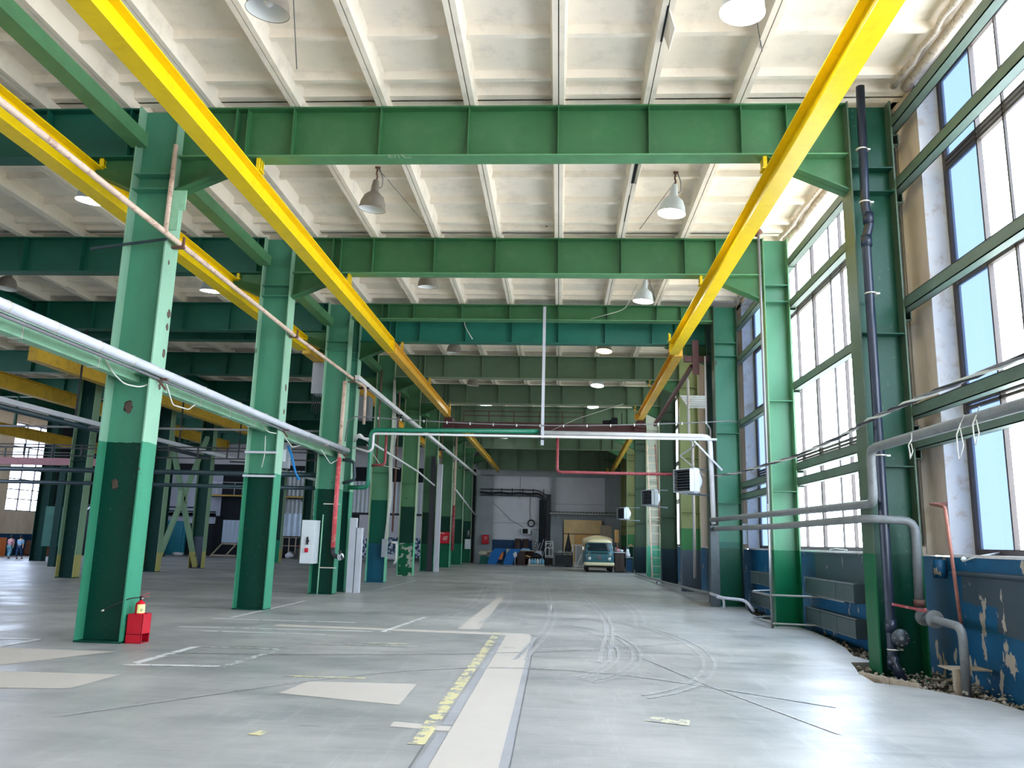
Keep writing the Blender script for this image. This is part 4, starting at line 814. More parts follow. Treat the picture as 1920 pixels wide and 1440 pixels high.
pipe([(2.1, 21.6, 8.8), (1.9, 23.4, 8.6), (.9, 23.8, 8.42)], .013, 'cable', 'white wire drooping from the brightly lit lamp to the girder', .3, 'wire', 'wire')
pipe([(2.9, 36.6, 8.0), (.8, 36.7, 7.3), (-.5, 36.9, 6.7)], .012, 'cable', 'thin wire slanting down before the crane bridge', .1, 'wire', 'wire')
# ================================================================ FIRE GEAR AND BOXES
r = thing('extinguisher_stand', 'red sheet-metal stand holding the extinguisher at the foot of the nearest left post', 'stand', (-6.38, 12.4, 0))
x0, x1, y0, y1, h = -6.545, -6.3, 12.3, 12.56, .43
MB().box((x0, y0, 0), (x1, y0+.006, h)).box((x0, y1-.006, 0), (x1, y1, h)).box((x0, y0, 0), (x0+.006, y1, h)).box((x1-.006, y0, .13), (x1, y1, h)).box((x1-.006, y0, 0), (x1, y0+.03, .13)).box((x1-.006, y1-.03, 0), (x1, y1, .13)).box((x0, y0, 0), (x1, y1, .006)).box((x0, y0, .13), (x1, y1, .138)).build('stand_body', 'red', r)
MB().box((x0+.01, y0+.01, .007), (x1-.03, y1-.01, .012)).build('inner_floor', 'brown', r)
ex, ey = -6.43, 12.43
r = thing('fire_extinguisher', 'red fire extinguisher with yellow label standing in the red stand', 'fire extinguisher', (ex, ey, .14))
MB().lathe([(0, .14), (.066, .14), (.072, .16), (.072, .555), (.06, .595), (.03, .615), (.022, .63), (0, .63)], (ex, ey, 0), 28).build('cylinder', 'redext', r)
n = 14; vs = []
for i in range(n+1):
    a = math.radians(-95+110*i/n)
    for z in (.44, .52, .57): vs.append((ex+.0735*math.cos(a), ey+.0735*math.sin(a), z))
mb = MB().add(vs, [(i*3, (i+1)*3, (i+1)*3+1, i*3+1) for i in range(n)]); mb.cur = 1; mb.add(vs, [(i*3+1, (i+1)*3+1, (i+1)*3+2, i*3+2) for i in range(n)])
for k, (z, w) in enumerate(((.47, 3), (.492, 5))):
    mb.cur = 2; q = [(ex+.0745*math.cos(math.radians(-60+i*6)), ey+.0745*math.sin(math.radians(-60+i*6)), z) for i in range(w+2)]
    mb.add(q+[(a, b, c+.009) for a, b, c in q], [(i, i+1, i+w+3, i+w+2) for i in range(w+1)])
mb.build('label', ['labely', 'labely', 'ink'], r)
MB().cyl((ex, ey, .625), (ex, ey, .665), .018).box((ex-.015, ey-.02, .655), (ex+.02, ey+.02, .69)).build('valve', 'rubber', r)
MB().bar((ex, ey, .665), (ex+.13, ey, .69), .02, .008).bar((ex, ey, .69), (ex+.12, ey, .74), .02, .008).build('lever', 'pipepink', r)
MB().blob((ex+.035, ey-.024, .655), .014, jit=0).build('gauge', 'clip', r)
MB().tube([(ex-.01, ey-.02, .67), (ex-.12, ey-.14, .66), (ex-.26, ey-.22, .58), (ex-.42, ey-.26, .49)], .009, 8, .08).build('hose', 'rubber', r)
MB().cyl((ex-.42, ey-.26, .49), (ex-.455, ey-.265, .475), .014).build('nozzle', 'clip', r)
def wallbox(name, x0, x1, y, d, z0, z1, m, label, cat, handle=None, marks=None):
    r = thing(name, label, cat, ((x0+x1)/2, y, z0))
    MB().box((x0, y, z0), (x1, y+d, z1)).build('housing', m, r); MB().box((x0+.015, y-.014, z0+.015), (x1-.015, y, z1-.015)).build('door', m, r)
    if handle: MB().box((x1-.06, y-.035, (z0+z1)/2-.05), (x1-.03, y-.014, (z0+z1)/2+.05)).build('handle', handle, r)
    if marks:
        mb = MB()
        for a, b, c, e in marks: mb.box((x0+(x1-x0)*a, y-.018, z0+(z1-z0)*b), (x0+(x1-x0)*c, y-.0145, z0+(z1-z0)*e))
        mb.build('marking', 'clip', r)
    return r
wallbox('fire_cabinet', -7.16, -6.6, 48.92, .17, 1.42, 2.1, 'red', 'red fire hose cabinet with white writing on a left row post', 'fire cabinet', 'rubber', [(.05, .84, .12, .97), (.16, .86, .5, .92), (.4, .55, .85, .6), (.3, .42, .8, .47), (.35, .3, .75, .34)])
wallbox('fire_cabinet', -5.75, -5.25, 61.0, .28, 1.4, 2.08, 'red', 'red fire cabinet on the grey pillar at the left end of the end wall', 'fire cabinet', 'rubber', [(.3, .7, .8, .75), (.3, .5, .8, .54)])
wallbox('switch_box', -6.98, -6.55, 60.55, .2, 1.0, 1.72, 'white', 'white switch box on the post against the end wall', 'box', None, [(.3, .8, .6, .84)])
wallbox('switch_box', -6.86, -6.62, 60.6, .15, 1.9, 2.4, 'darkmetal', 'small dark meter box above the white switch box', 'box', None, [(.45, .3, .6, .8)])
r = thing('control_cabinet', 'tall light grey control cabinet with black handle and red switch left of the red riser', 'cabinet', (-7.28, 23.2, .9))
MB().box((-7.48, 23.32, .88), (-7.08, 23.79, 2.12)).build('housing', 'white', r); MB().box((-7.47, 23.3, .9), (-7.1, 23.32, 2.1)).build('door', 'white', r)
MB().lathe([(0, 0), (.045, 0), (.045, -.03), (.03, -.05), (0, -.05)], (-7.27, 23.3, 1.52), 12, 'y').bar((-7.27, 23.26, 1.42), (-7.27, 23.26, 1.64), .05, .04).build('handle', 'rubber', r)
MB().box((-7.33, 23.24, 1.2), (-7.24, 23.3, 1.32)).build('switch', 'red', r)
MB().box((-7.45, 23.78, .95), (-7.25, 23.8, 2.05)).build('mounting_plate', 'cabledark', r)
r = thing('hoist_box', 'grey control box with dark chains hanging from the ochre beam in the left aisle', 'box', (-8.1, 26, 6.3))
MB().box((-8.25, 25.6, 6.3), (-7.85, 26.3, 7.34)).build('housing', 'conduit', r)
mb = MB()
for k in range(7): mb.tube([(-8.2+.05*k, 25.7+.07*k, 6.3), (-8.2+.05*k, 25.7+.07*k, 5.75-.06*(k % 3))], .015, 5)
mb.build('chain', 'cabledark', r)
for y, l in ((31.8, 'grey box under the ochre beam seen behind the third left post'), (37.3, 'grey box under the ochre beam farther down the left aisle')):
    single(MB().box((-8.3, y, 6.4), (-7.8, y+.7, 7.34)), 'hoist_box', 'backgrey', l, 'box')
r = thing('distribution_box', 'grey distribution box with blue cables in the left aisle behind the second post', 'box', (-7.6, 21.5, 3.9))
MB().box((-7.75, 21.3, 3.45), (-7.35, 21.5, 4.15)).build('housing', 'backgrey', r); MB().box((-7.52, 21.26, 3.62), (-7.42, 21.3, 3.95)).build('socket', 'white', r)
MB().tube([(-7.4, 21.3, 4.05), (-7.3, 21.3, 3.85), (-7.15, 21.3, 3.4), (-7.05, 21.35, 3.15)], .02, 6).tube([(-7.36, 21.3, 4.05), (-7.25, 21.3, 3.8), (-7.1, 21.3, 3.3), (-7.0, 21.35, 3.15)], .02, 6).build('cable', 'cyan', r)
MB().bar((-7.75, 21.4, 3.6), (-9, 21.4, 3.6), .04, .04).bar((-7.3, 21.4, 4.1), (-6.95, 21.4, 4.1), .04, .04).build('arm', 'cabledark', r)
for x, y, w, z, m, l in ((-6.45, 24.78, .2, 2.25, 'conduit', 'tall pale metal duct standing at the foot of the narrow post, left one'), (-6.22, 24.8, .16, 1.95, 'conduit', 'shorter pale metal duct standing at the foot of the narrow post, right one')):
    single(MB().box((x, y, 0), (x+w, y+.2, z)), 'floor_duct', m, l, 'duct')
r = thing('cable_bunch', 'bunch of pale cables hanging down the edge of the blue-footed post', 'cables', (-6.55, 30.7, 2))
for k in range(4):
    dx = .05*k; MB().tube([(-6.6+dx*.5, 30.72, 7.8), (-6.55+dx, 30.7, 5.5), (-6.6+dx*.8, 30.68, 4.6), (-6.5+dx*.5, 30.7, 3.2), (-6.62+dx*.4, 30.72, 1.6)], .015, 6).build('cable', 'cable', r)
wallbox('switch_box', -6.68, -6.5, 30.55, .22, .95, 1.62, 'backgrey', 'slim grey box at the lower end of the pale cable bunch', 'box')
pipe([(-6.4, 30.9, 1.5), (-6.2, 31, 1.5), (-6.2, 31, .8), (-6.3, 31.1, .7)], .05, 'reveal', 'white bent duct piece beside the slim grey box', .1)
single(MB().box((-6.5, 42.5, 0), (-6.25, 42.75, 5.6)), 'square_duct', 'conduit', 'tall white square duct rising beside a left row post', 'duct'); single(MB().box((-6.86, 42.45, 0), (-6.62, 42.8, 6)), 'dark_duct', 'cabledark', 'dark square duct close left of the tall white one', 'duct')
pipe([(-6.38, 48.9, 7.9), (-6.38, 48.9, 3.7)], .07, 'pipetan', 'tan upper pipe on the post with the red fire cabinet', 0); pipe([(-6.38, 48.9, 3.7), (-6.38, 48.9, 1.0)], .09, 'pipered', 'red lower pipe on the post with the red fire cabinet', 0)
pipe([(-6.45, 27.9, 7.6), (-6.45, 27.9, 4.2)], .03, 'rust', 'thin rusty pipe dropping behind the tan pipe end', 0)
for i, (x, y) in enumerate(((-6.9, 31.3), (-6.45, 31.3), (-6.9, 37.3), (-6.45, 43.4), (-6.9, 43.4))):
    pipe([(x, y-.2, 8.4), (x, y, 7.5), (x, y, 1.5+.4*i)], .035, ['pipetan', 'rust', 'conduit', 'rust', 'darkpipe'][i], ['tan', 'rusty', 'pale', 'second rusty', 'dark teal'][i]+' thin drop pipe among the farther left posts', 0)
# ================================================================ END WALL
r = thing('cable_tray', 'black cable tray with drooping cables across the end wall, turning down', 'cable tray', (-3, 61.2, 5.2))
for z in (5.5, 5.05): MB().tube([(-6, 61.2, z), (-1.6, 61.2, z), (-1.0, 61.2, z-.35)], .04, 8, .3).build('rail', 'cabledark', r)
mb = MB()
for k in range(6): mb.box((-5.2+.8*k, 61.17, 5.0), (-5.14+.8*k, 61.22, 5.6))
mb.build('rung', 'cabledark', r)
for j in range(3):
    MB().tube([(-6+.75*k, 61.12, 5.2+.06*j-.08*(k % 2)) for k in range(7)]+[(-1.1+.15*j, 61.12, 4.7), (-1.05+.15*j, 61.12, 2)], .035, 6, .3).build('cable', 'cabledark', r)
r = thing('riser_cupboard', 'dark blue-black cable shaft down the end wall beside the grey pillar', 'shaft', (-1, 61.2, 0))
MB().box((-1.5, 61.1, 0), (-1.0, 61.4, 4.8)).build('shaft_panel', 'dark', r); MB().box((-.98, 61.1, 0), (-.64, 61.4, 5.2)).build('shaft_panel', 'cabledark', r)
mb = MB(); n = 28
for i in range(n):
    a, b = 2*PI*i/n, 2*PI*(i+1)/n; 
mb.tube([(-2.08+.24*math.cos(2*PI*i/n), 61.38, 3.02+.24*math.sin(2*PI*i/n)) for i in range(n+1)], .045, 8)
single(mb, 'hose_coil', 'rubber', 'black coil of hose hung on the white end wall', 'coil')
pipe([(-2.2, 61.45, 5.0), (-2.2, 61.45, 3.7), (-2.1, 61.42, 3.2)], .015, 'cabledark', 'thin black cord from the tray to the hose coil', .2, 'cord', 'cord')
pipe([(-5, 61.45, 4.5), (-3.6, 61.44, 3.2), (-2.6, 61.44, 2.7)], .012, 'cablegrey', 'thin wire slanting across the end wall to the boxed screen', .2, 'wire', 'wire')
r = thing('wall_screen', 'white cased dark screen on the end wall below the hose coil', 'screen', (-2.5, 61.3, 2.2))
MB().box((-2.8, 61.2, 2.2), (-2.1, 61.4, 2.65)).build('casing', 'white', r); MB().box((-2.72, 61.19, 2.24), (-2.32, 61.2, 2.6)).build('screen', 'blackin', r); MB().box((-2.5, 61.38, 2.3), (-2.4, 61.46, 2.5)).build('bracket', 'darkmetal', r)
r = thing('gantry_shelf', 'grey ledge with a row of dark corrugations across the end wall above the plywood', 'ledge', (2, 61, 3.8))
MB().box((-.7, 60.9, 3.74), (4.6, 61.3, 3.84)).build('ledge', 'steel', r); mb = MB()
for k in range(26): mb.box((-.65+.2*k, 60.88, 3.85), (-.53+.2*k, 61.2, 3.95))
mb.build('corrugation', 'darkmetal', r)
r = thing('plywood_sheet', 'large pale plywood sheet standing against the end wall, upper one', 'board', (1.8, 61, 2.3)); MB().box((.38, 61.05, 2.3), (3.2, 61.1, 3.34)).build('sheet', 'ply', r); MB().box((.3, 61.0, 2.27), (3.25, 61.12, 2.33)).build('batten', 'brown2', r)
for a, b, z0, z1, m, l in ((.38, 1.2, .0, 2.27, 'ply', 'narrow plywood panel under the large sheet, left one'), (1.22, 2.3, 0, 2.27, 'ply2', 'orange-toned plywood panel in the middle below the large sheet'), (2.32, 3.25, 0, 2.27, 'ply2', 'orange-toned plywood panel under the large sheet, behind the van')):
    single(MB().box((a, 60.98, z0), (b, 61.03, z1)), 'plywood_board', m, l, 'board')
for x0, x1, z0, z1, l in ((-2.0, -1.5, 0, 2.5, 'narrow grey block column on the end wall under the coil'), (-.62, .3, 0, 2.9, 'grey blockwork face left of the plywood')):
    single(MB().box((x0, 61.0, z0), (x1, 61.26, z1)).box((x0-.005, 60.995, 1.2), (x1+.005, 61.0, 1.215)), 'block_pier', 'backgrey', l, 'pier')
single(MB().box((3.05, 59.9, 1.0), (3.85, 60.0, 2.95)), 'plywood_board', 'wood', 'tan board standing right of the plywood sheets', 'board'); single(MB().box((3.85, 56.4, 1.75), (4.15, 56.5, 2.6)).box((4.0, 56.42, .2), (4.04, 56.46, 1.75)).box((3.8, 56.2, 0), (4.2, 56.6, .2)), 'paddle_sign', 'ply2', 'small tan board on a thin stand right of the van', 'board')
# junk along the end wall
Y = 59.2
single(MB().blob((-5.45, Y, .75), .42, 1.0, .7, .5, .2).blob((-4.95, Y, .85), .28, 1, .7, .4, .2), 'tarpaulin', 'tarp', 'crumpled beige tarpaulin heaped at the left end of the clutter', 'tarpaulin')
single(MB().prism([(-5.7, 0), (-4.5, 0), (-4.75, .45), (-5.6, .6)], 'y', Y-.3, Y+.4), 'sack', 'greenbag', 'dark green sack under the beige tarpaulin', 'sack')
for i, (x, l) in enumerate(((-5.1, 'blue curved panel leaning in the clutter, left one'), (-3.95, 'blue curved panel leaning in the clutter, right one'))):
    pl = [(x, 0), (x+.65, 0), (x+.78, .35), (x+1.0, .8), (x+1.3, 1.12), (x+.5, 1.12), (x+.25, .8), (x+.1, .4)]
    single(MB().prism(pl, 'y', Y-.55, Y-.5), 'curved_panel', 'bluefoam', l, 'panel')
single(MB().box((-4.6, Y-.4, .9), (-2.9, Y-.3, 1.12)), 'blue_board', 'bluefoam', 'blue board lying across behind the two curved panels', 'board')
single(MB().prism([(-4.3, .35), (-4.05, .35), (-3.95, .75), (-4.0, .95), (-4.15, .98), (-4.28, .7)], 'y', Y-.45, Y-.35), 'orange_chair', 'orange', 'orange plastic piece between the blue curved panels', 'seat')
single(MB().prism([(-3.75, .7), (-3.3, .85), (-3.25, 1.1), (-3.75, 1.1)], 'y', Y-.48, Y-.4), 'beige_sheet', 'tarp', 'beige lid behind the right blue curved panel', 'lid')
single(MB().prism([(-4.1, 0), (-3.5, 0), (-3.6, .5), (-3.95, .4)], 'y', Y-.35, Y-.2), 'sack', 'greenbag', 'small green sack between the blue curved panels', 'sack')
single(MB().blob((-3.1, Y-.5, .72), .2, .8, .6, 1.1, .2), 'plastic_bag', 'bagwhite', 'white plastic bag on a stick beside the right blue panel', 'bag'); single(MB().cyl((-3.1, Y-.5, 0), (-3.1, Y-.5, .52), .03), 'stick', 'conduit', 'thin pale stick under the white bag', 'stick')
r = thing('workbench', 'pale-topped brown workbench with open right half in the clutter', 'table', (-2.2, Y, 0)); MB().box((-3.3, Y-.5, .98), (-1.4, Y+.4, 1.03)).build('tabletop', 'wood', r)
MB().box((-2.95, Y-.45, 0), (-2.45, Y+.35, .98)).build('cupboard', 'brown', r); MB().box((-2.45, Y-.48, 0), (-2.4, Y+.35, .98)).build('side_panel', 'brown2', r); MB().box((-1.8, Y+.1, 0), (-1.75, Y+.35, .98)).build('leg', 'brown2', r); MB().box((-2.4, Y+.1, .4), (-1.8, Y+.3, .95)).build('back_panel', 'brown2', r)
single(MB().prism([(-2.75, 1.035), (-2.0, 1.035), (-2.1, 1.14), (-2.6, 1.18)], 'y', Y-.2, Y+.1), 'cloth', 'shirtblue', 'light blue cloth lying on the workbench', 'cloth')
single(MB().bar((-2.32, Y-.3, .66), (-2.0, Y-.3, .58), .2, .06), 'carton', 'ply', 'small open carton inside the workbench', 'carton'); single(MB().box((-2.33, Y-.4, .45), (-1.82, Y+.09, .5)), 'wooden_board', 'brown', 'shelf board inside the workbench', 'shelf')
for x, l in ((-3.0, 'dark brown drum standing behind the workbench, left one'), (-2.45, 'dark brown drum standing behind the workbench, right one')):
    single(MB().cyl((x, 60.4, 0), (x, 60.4, 1.85), .25, 16), 'drum', 'brown', l, 'drum')
r = thing('water_bottles', 'shrink-wrapped pack of light blue water bottles on a low pallet', 'bottle pack', (-1.5, 57.8, 0)); MB().box((-2.15, 57.5, 0), (-.95, 58.1, .1)).build('pallet', 'tarp', r)
for j in range(2):
    for k in range(6): MB().lathe([(0, 0), (.09, 0), (.09, .27), (.03, .36), (.03, .4), (0, .4)], (-2.02+.19*k, 57.65+.28*j, .1), 10).build('bottle', 'bottle2' if (k+j) % 3 else 'bagwhite', r)
single(MB().blob((-1.55, 57.8, .68), .3, 1.1, .7, .6, .25), 'black_sack', 'rubber', 'black sack lying on the bottle pack', 'sack')
r = thing('tool_rack', 'pale grey crate rack behind the bottle pack', 'rack', (-1.4, 58.6, .6))
mb = MB()
for x in (-1.65, -1.15): mb.bar((x, 58.6, 0), (x, 58.6, 1.05), .04, .04)
for z in (.45, .7, 1.03): mb.bar((-1.67, 58.6, z), (-1.13, 58.6, z), .04, .04)
mb.build('frame', 'backgrey', r); MB().box((-1.6, 58.62, .7), (-1.2, 58.7, 1.0)).build('panel', 'aircon', r)
for k, (x, l) in enumerate(((-1.95, 'folded grey-blue step ladder leaning in the clutter, left one'), (-1.45, 'folded grey-blue step ladder leaning in the clutter, right one'))):
    r = thing('step_ladder', l, 'ladder', (x, 60, .9)); MB().bar((x-.2, 60.0, .0), (x+.35, 60.1, 1.85), .05, .04).bar((x+.1, 60.0, .0), (x+.6, 60.1, 1.6), .05, .04).build('stile', 'conduit', r)
    mb = MB()
    for q in range(5): mb.bar((x-.15+.08*q, 60.05, .98+.17*q), (x+.18+.08*q, 60.05, .88+.17*q), .04, .04)
    mb.build('rung', 'darkmetal', r); MB().bar((x, 60.2, 0), (x, 60.1, 1.2), .03, .03).build('prop', 'darkmetal', r)
r = thing('wheeled_rack', 'white tubular frame rack with crossbars standing in the clutter', 'rack', (-.6, 58.5, 0)); mb = MB()
for x in (-.92, -.4): mb.bar((x, 58.5, .55), (x, 58.5, 1.72), .06, .06)
for z in (.6, .7, 1.25, 1.55, 1.7): mb.bar((-.92, 58.5, z), (-.4, 58.5, z), .05, .06)
mb.bar((-.66, 58.5, .7), (-.66, 58.5, 1.25), .05, .05).bar((-.8, 58.5, 1.25), (-.55, 58.5, 1.5), .05, .04); mb.build('frame', 'reveal', r)
MB().box((-.9, 58.4, .1), (-.4, 58.8, .55)).build('base_box', 'cabledark', r); MB().box((-.9, 58.4, 0), (-.85, 58.8, .1)).box((-.45, 58.4, 0), (-.4, 58.8, .1)).build('foot', 'rubber', r)
r = thing('wire_cage', 'dark barred cage trolley full of white tangled bars', 'cage', (.35, 57.6, 0)); mb = MB()
for x in (-.25, 1.0):
    mb.bar((x, 57.3, 0), (x, 57.3, .95), .05, .05)
for z in (.12, .9): mb.bar((-.25, 57.3, z), (1.0, 57.3, z), .04, .05)
for k in range(14): mb.bar((-.2+.09*k, 57.3, .12), (-.2+.09*k, 57.3, .9), .02, .02)
mb.build('bars', 'darkmetal', r); MB().box((-.22, 57.4, .05), (.98, 58.0, .8)).build('crate', 'cabledark', r)
random.seed(11)
for k in range(9):
    x = -.1+.13*k; single(MB().tube([(x, 57.5, .84), (x+.1, 57.45, 1.0+.1*random.random()), (x+.2, 57.55, .92), (x+.24, 57.5, 1.05+.2*random.random()*(k > 5))], .022, 6), 'bent_bar', 'reveal', 'white bent bar piled on top of the dark cage trolley', 'bar', 'white bars on the cage trolley')
r = thing('parasol', 'folded black parasol standing behind the cage trolley', 'parasol', (.7, 58.6, 0)); MB().lathe([(.05, 0), (.05, .9)], (.7, 58.6, 0), 10).build('pole', 'darkmetal', r); MB().lathe([(0, .85), (.3, .9), (.22, 1.3), (.1, 1.9), (.02, 2.35), (0, 2.36)], (.7, 58.6, 0), 10).build('canopy', 'rubber', r); MB().cyl((.7, 58.6, 0), (.7, 58.6, .06), .25).build('base', 'rubber', r)
r = thing('steel_gate', 'pale grey tubular gate standing between the cage and the van', 'gate', (1.4, 57.5, 0)); mb = MB()
for x in (1.0, 1.22, 1.78): mb.bar((x, 57.4, 0), (x, 57.4, 1.55), .06, .06)
for z in (.08, 1.5): mb.bar((1.0, 57.4, z), (1.78, 57.4, z), .05, .05)
mb.build('frame', 'conduit', r); MB().box((1.24, 57.42, .1), (1.76, 57.44, 1.45)).build('mesh_panel', 'steel', r)
for p, q, l in (((1.25, 56.9, 0), (1.6, 56.95, .9), 'white slanting stick leaning left of the van'), ((1.15, 56.8, 0), (1.1, 56.8, .35), 'short white stick standing left of the van')):
    single(MB().bar(p, q, .05, .05), 'stick', 'reveal', l, 'stick')
# ---- van
vx, vy = 2.4, 48.05
r = thing('van', 'old blue-green pickup van with cream roof and beige covered bed, facing the camera', 'van', (vx, vy+2, 0))
def ring(w, yf, yb, z, rf=.3, n=6, bow=.0):
    pts = []
    for cx, cy, a0, rr in ((w-rf, yf+rf, -90, rf), (w-.1, yb-.1, 0, .1), (-w+.1, yb-.1, 90, .1), (-w+rf, yf+rf, 180, rf)):
        for i in range(n+1):
            a = math.radians(a0+90*i/n); x = cx+rr*math.cos(a); y = cy+rr*math.sin(a)
            pts.append((vx+x, vy+y-bow*(1-(x/w)**2)*(1 if y < yf+rf+.01 else 0), z))
    return pts
def loft(rs, caps=(True, True)):
    mb = MB(); n = len(rs[0]); vs = [p for q in rs for p in q]
    fs = [(i*n+j, i*n+(j+1) % n, (i+1)*n+(j+1) % n, (i+1)*n+j) for i in range(len(rs)-1) for j in range(n)]
    if caps[0]: fs.append(list(range(n))[::-1])
    if caps[1]: fs.append([(len(rs)-1)*n+j for j in range(n)])
    return mb.add(vs, fs, True)
loft([ring(.8, .1, 1.9, .36), ring(.85, .02, 1.95, .5, bow=.03), ring(.86, 0, 1.95, .85, bow=.05), ring(.85, .02, 1.95, 1.15, bow=.06), ring(.83, .06, 1.95, 1.22, bow=.05)], (True, True)).build('cab_body', 'vanblue', r)
loft([ring(.83, .06, 1.95, 1.2, bow=.05), ring(.79, .18, 1.93, 1.5, bow=.05), ring(.72, .32, 1.9, 1.72, bow=.04)], (False, False)).build('cab_pillars', 'vanblue', r)
loft([ring(.75, .27, 1.92, 1.7, bow=.05), ring(.72, .32, 1.9, 1.78, .35, bow=.04), ring(.6, .45, 1.8, 1.88, .35), ring(.3, .8, 1.4, 1.93, .3)], (True, True)).build('roof', 'vancream', r)
def scr(x0, x1, z0, z1, n=10):
    vs = []
    for i in range(n+1):
        for k in range(5):
            x = x0+(x1-x0)*i/n; z = z0+(z1-z0)*k/4; inx = (1-abs(2*k/4-1)**3*.06); x *= inx
            t = (z-1.2)/.52; yf = .06+(.26)*t**1.05; w = .83-.11*t; d = max(0, abs(x)-(w-.3)); yy = yf+.3-math.sqrt(max(.0, .09-d*d)) if d > 0 else yf
            vs.append((vx+x, vy+yy-.05*(1-(x/w)**2)-.04, z))
    return MB().add(vs, [(i*5+k, (i+1)*5+k, (i+1)*5+k+1, i*5+k+1) for i in range(n) for k in range(4)], True)
scr(-.69, .69, 1.24, 1.66).build('windscreen', 'vanglass', r)
for s in (-1, 1):
    MB().box((vx+s*.8-.012, vy+.5, 1.25), (vx+s*.8+.012, vy+1.2, 1.62)).build('side_window', 'vanglass', r)
    MB().lathe([(0, -.02), (.07, -.02), (.1, 0), (.1, .06)], (vx+s*.58, vy-.03, .78), 20, 'y').build('headlight', 'chrome', r)
    MB().lathe([(0, -.03), (.075, -.03), (.075, -.02)], (vx+s*.58, vy-.03, .78), 16, 'y').build('headlight_lens', 'white', r)
    MB().box((vx+s*.64-.04, vy-.02, .98), (vx+s*.64+.04, vy+.02, 1.03)).build('indicator', 'orange', r)
    MB().bar((vx+s*.82, vy+.2, 1.25), (vx+s*.95, vy+.12, 1.32), .02, .02).box((vx+s*.95-.05, vy+.1, 1.26), (vx+s*.95+.05, vy+.12, 1.45)).build('mirror', 'chrome', r)
    MB().bar((vx+s*.35-.25*s, vy-.03, 1.24), (vx+s*.35+.12*s, vy+.03, 1.3), .012, .012).build('wiper', 'rubber', r)
    for yy in (.75, 3.2): MB().lathe([(0, -.09), (.3, -.09), (.33, -.05), (.33, .05), (.3, .09), (0, .09)], (vx+s*.7, vy+yy, .33), 24, 'x').build('wheel', 'rubber', r)
loft([ring(.87, -.07, .5, .38, .2), ring(.88, -.1, .5, .42, .2), ring(.88, -.1, .5, .54, .2), ring(.86, -.05, .5, .57, .2)]).build('bumper', 'vancream', r)
MB().box((vx-.75, vy+.2, .28), (vx+.75, vy+3.9, .4)).build('chassis', 'rubber', r)
mb = MB(); c0 = (vx, vy-.085, .86); n = 24
mb.tube([(c0[0]+.105*math.cos(2*PI*i/n), c0[1], c0[2]+.105*math.sin(2*PI*i/n)) for i in range(n+1)], .011, 6)
for s in (-1, 1):
    mb.bar((c0[0]+s*.045, c0[1], c0[2]+.09), (c0[0], c0[1], c0[2]+.01), .012, .016).bar((c0[0]+s*.085, c0[1], c0[2]+.05), (c0[0]+s*.04, c0[1], c0[2]-.09), .012, .016).bar((c0[0]+s*.04, c0[1], c0[2]-.09), (c0[0], c0[1], c0[2]-.005), .012, .016)
mb.build('emblem', 'emblem', r)
mb = MB()
for k in range(7): mb.box((vx-.5, vy-.055, 1.08+.012*k), (vx+.5, vy-.04, 1.084+.012*k))
mb.build('air_vent', 'vanglass', r)
MB().box((vx-.86, vy+1.98, .45), (vx+.86, vy+4.1, 1.15)).build('load_bed', 'vanblue', r)
ar = [(-.9, 1.1), (.85, 1.1), (.85, 1.92)]+[(.85-1.75*i/8, 1.92+.2*math.sin(PI*i/8)) for i in range(1, 8)]+[(-.9, 1.92)]
MB().prism([(vx+x, z) for x, z in ar], 'y', vy+1.98, vy+4.1).build('bed_cover', 'canvas', r)
mb = MB()
for s in (-.9, .85): mb.box((vx+s-.02, vy+1.94, 1.1), (vx+s+.02, vy+1.98, 1.93))
for i in range(8): mb.bar((vx+.85-1.75*i/8, vy+1.96, 1.93+.2*math.sin(PI*i/8)), (vx+.85-1.75*(i+1)/8, vy+1.96, 1.93+.2*math.sin(PI*(i+1)/8)), .04, .04)
mb.build('cover_frame', 'wood', r)
r = thing('sideboard', 'dark brown cabinet with a pale top standing right of the van', 'cabinet', (3.6, 48.7, 0)); MB().box((3.32, 48.5, .06), (3.88, 49.1, 1.14)).build('carcass', 'brown', r); MB().box((3.28, 48.46, 1.14), (3.92, 49.14, 1.18)).build('top', 'white', r)
for x in (3.34, 3.61): MB().box((x, 48.48, .1), (x+.25, 48.5, 1.1)).build('door', 'brown', r)
MB().box((3.34, 48.52, 0), (3.86, 49.05, .06)).build('plinth', 'rubber', r)
single(MB().blob((3.5, 48.8, 1.28), .14, 1.1, 1, .7, .2), 'parcel', 'shirtpink', 'pink wrapped parcel on the dark brown cabinet', 'parcel'); single(MB().blob((3.74, 48.8, 1.26), .12, 1, 1, .65, .2), 'parcel', 'bagwhite', 'white wrapped parcel on the dark brown cabinet', 'parcel'); single(MB().blob((3.46, 48.85, 1.41), .07, 1, 1, .6, .2), 'cap', 'red', 'small dark red cap on the pink parcel', 'cap')
r = thing('side_table', 'small grey-legged side table right of the dark brown cabinet', 'table', (4.1, 48.8, 0)); MB().box((3.96, 48.6, .86), (4.4, 49.1, .9)).build('tabletop', 'backgrey', r)
for x in (3.99, 4.37):
    for y in (48.63, 49.07): MB().bar((x, y, 0), (x, y, .86), .03, .03).build('leg', 'darkmetal', r)
MB().box((3.98, 48.7, .06), (4.38, 49.05, .8)).build('drawer_unit', 'jeansD', r)
single(MB().lathe([(0, .9), (.15, .9), (.16, 1.05), (.1, 1.2), (.07, 1.36), (0, 1.38)], (4.1, 48.85, 0), 10), 'plastic_bag', 'bagwhite', 'white plastic bag standing on the small side table', 'bag')
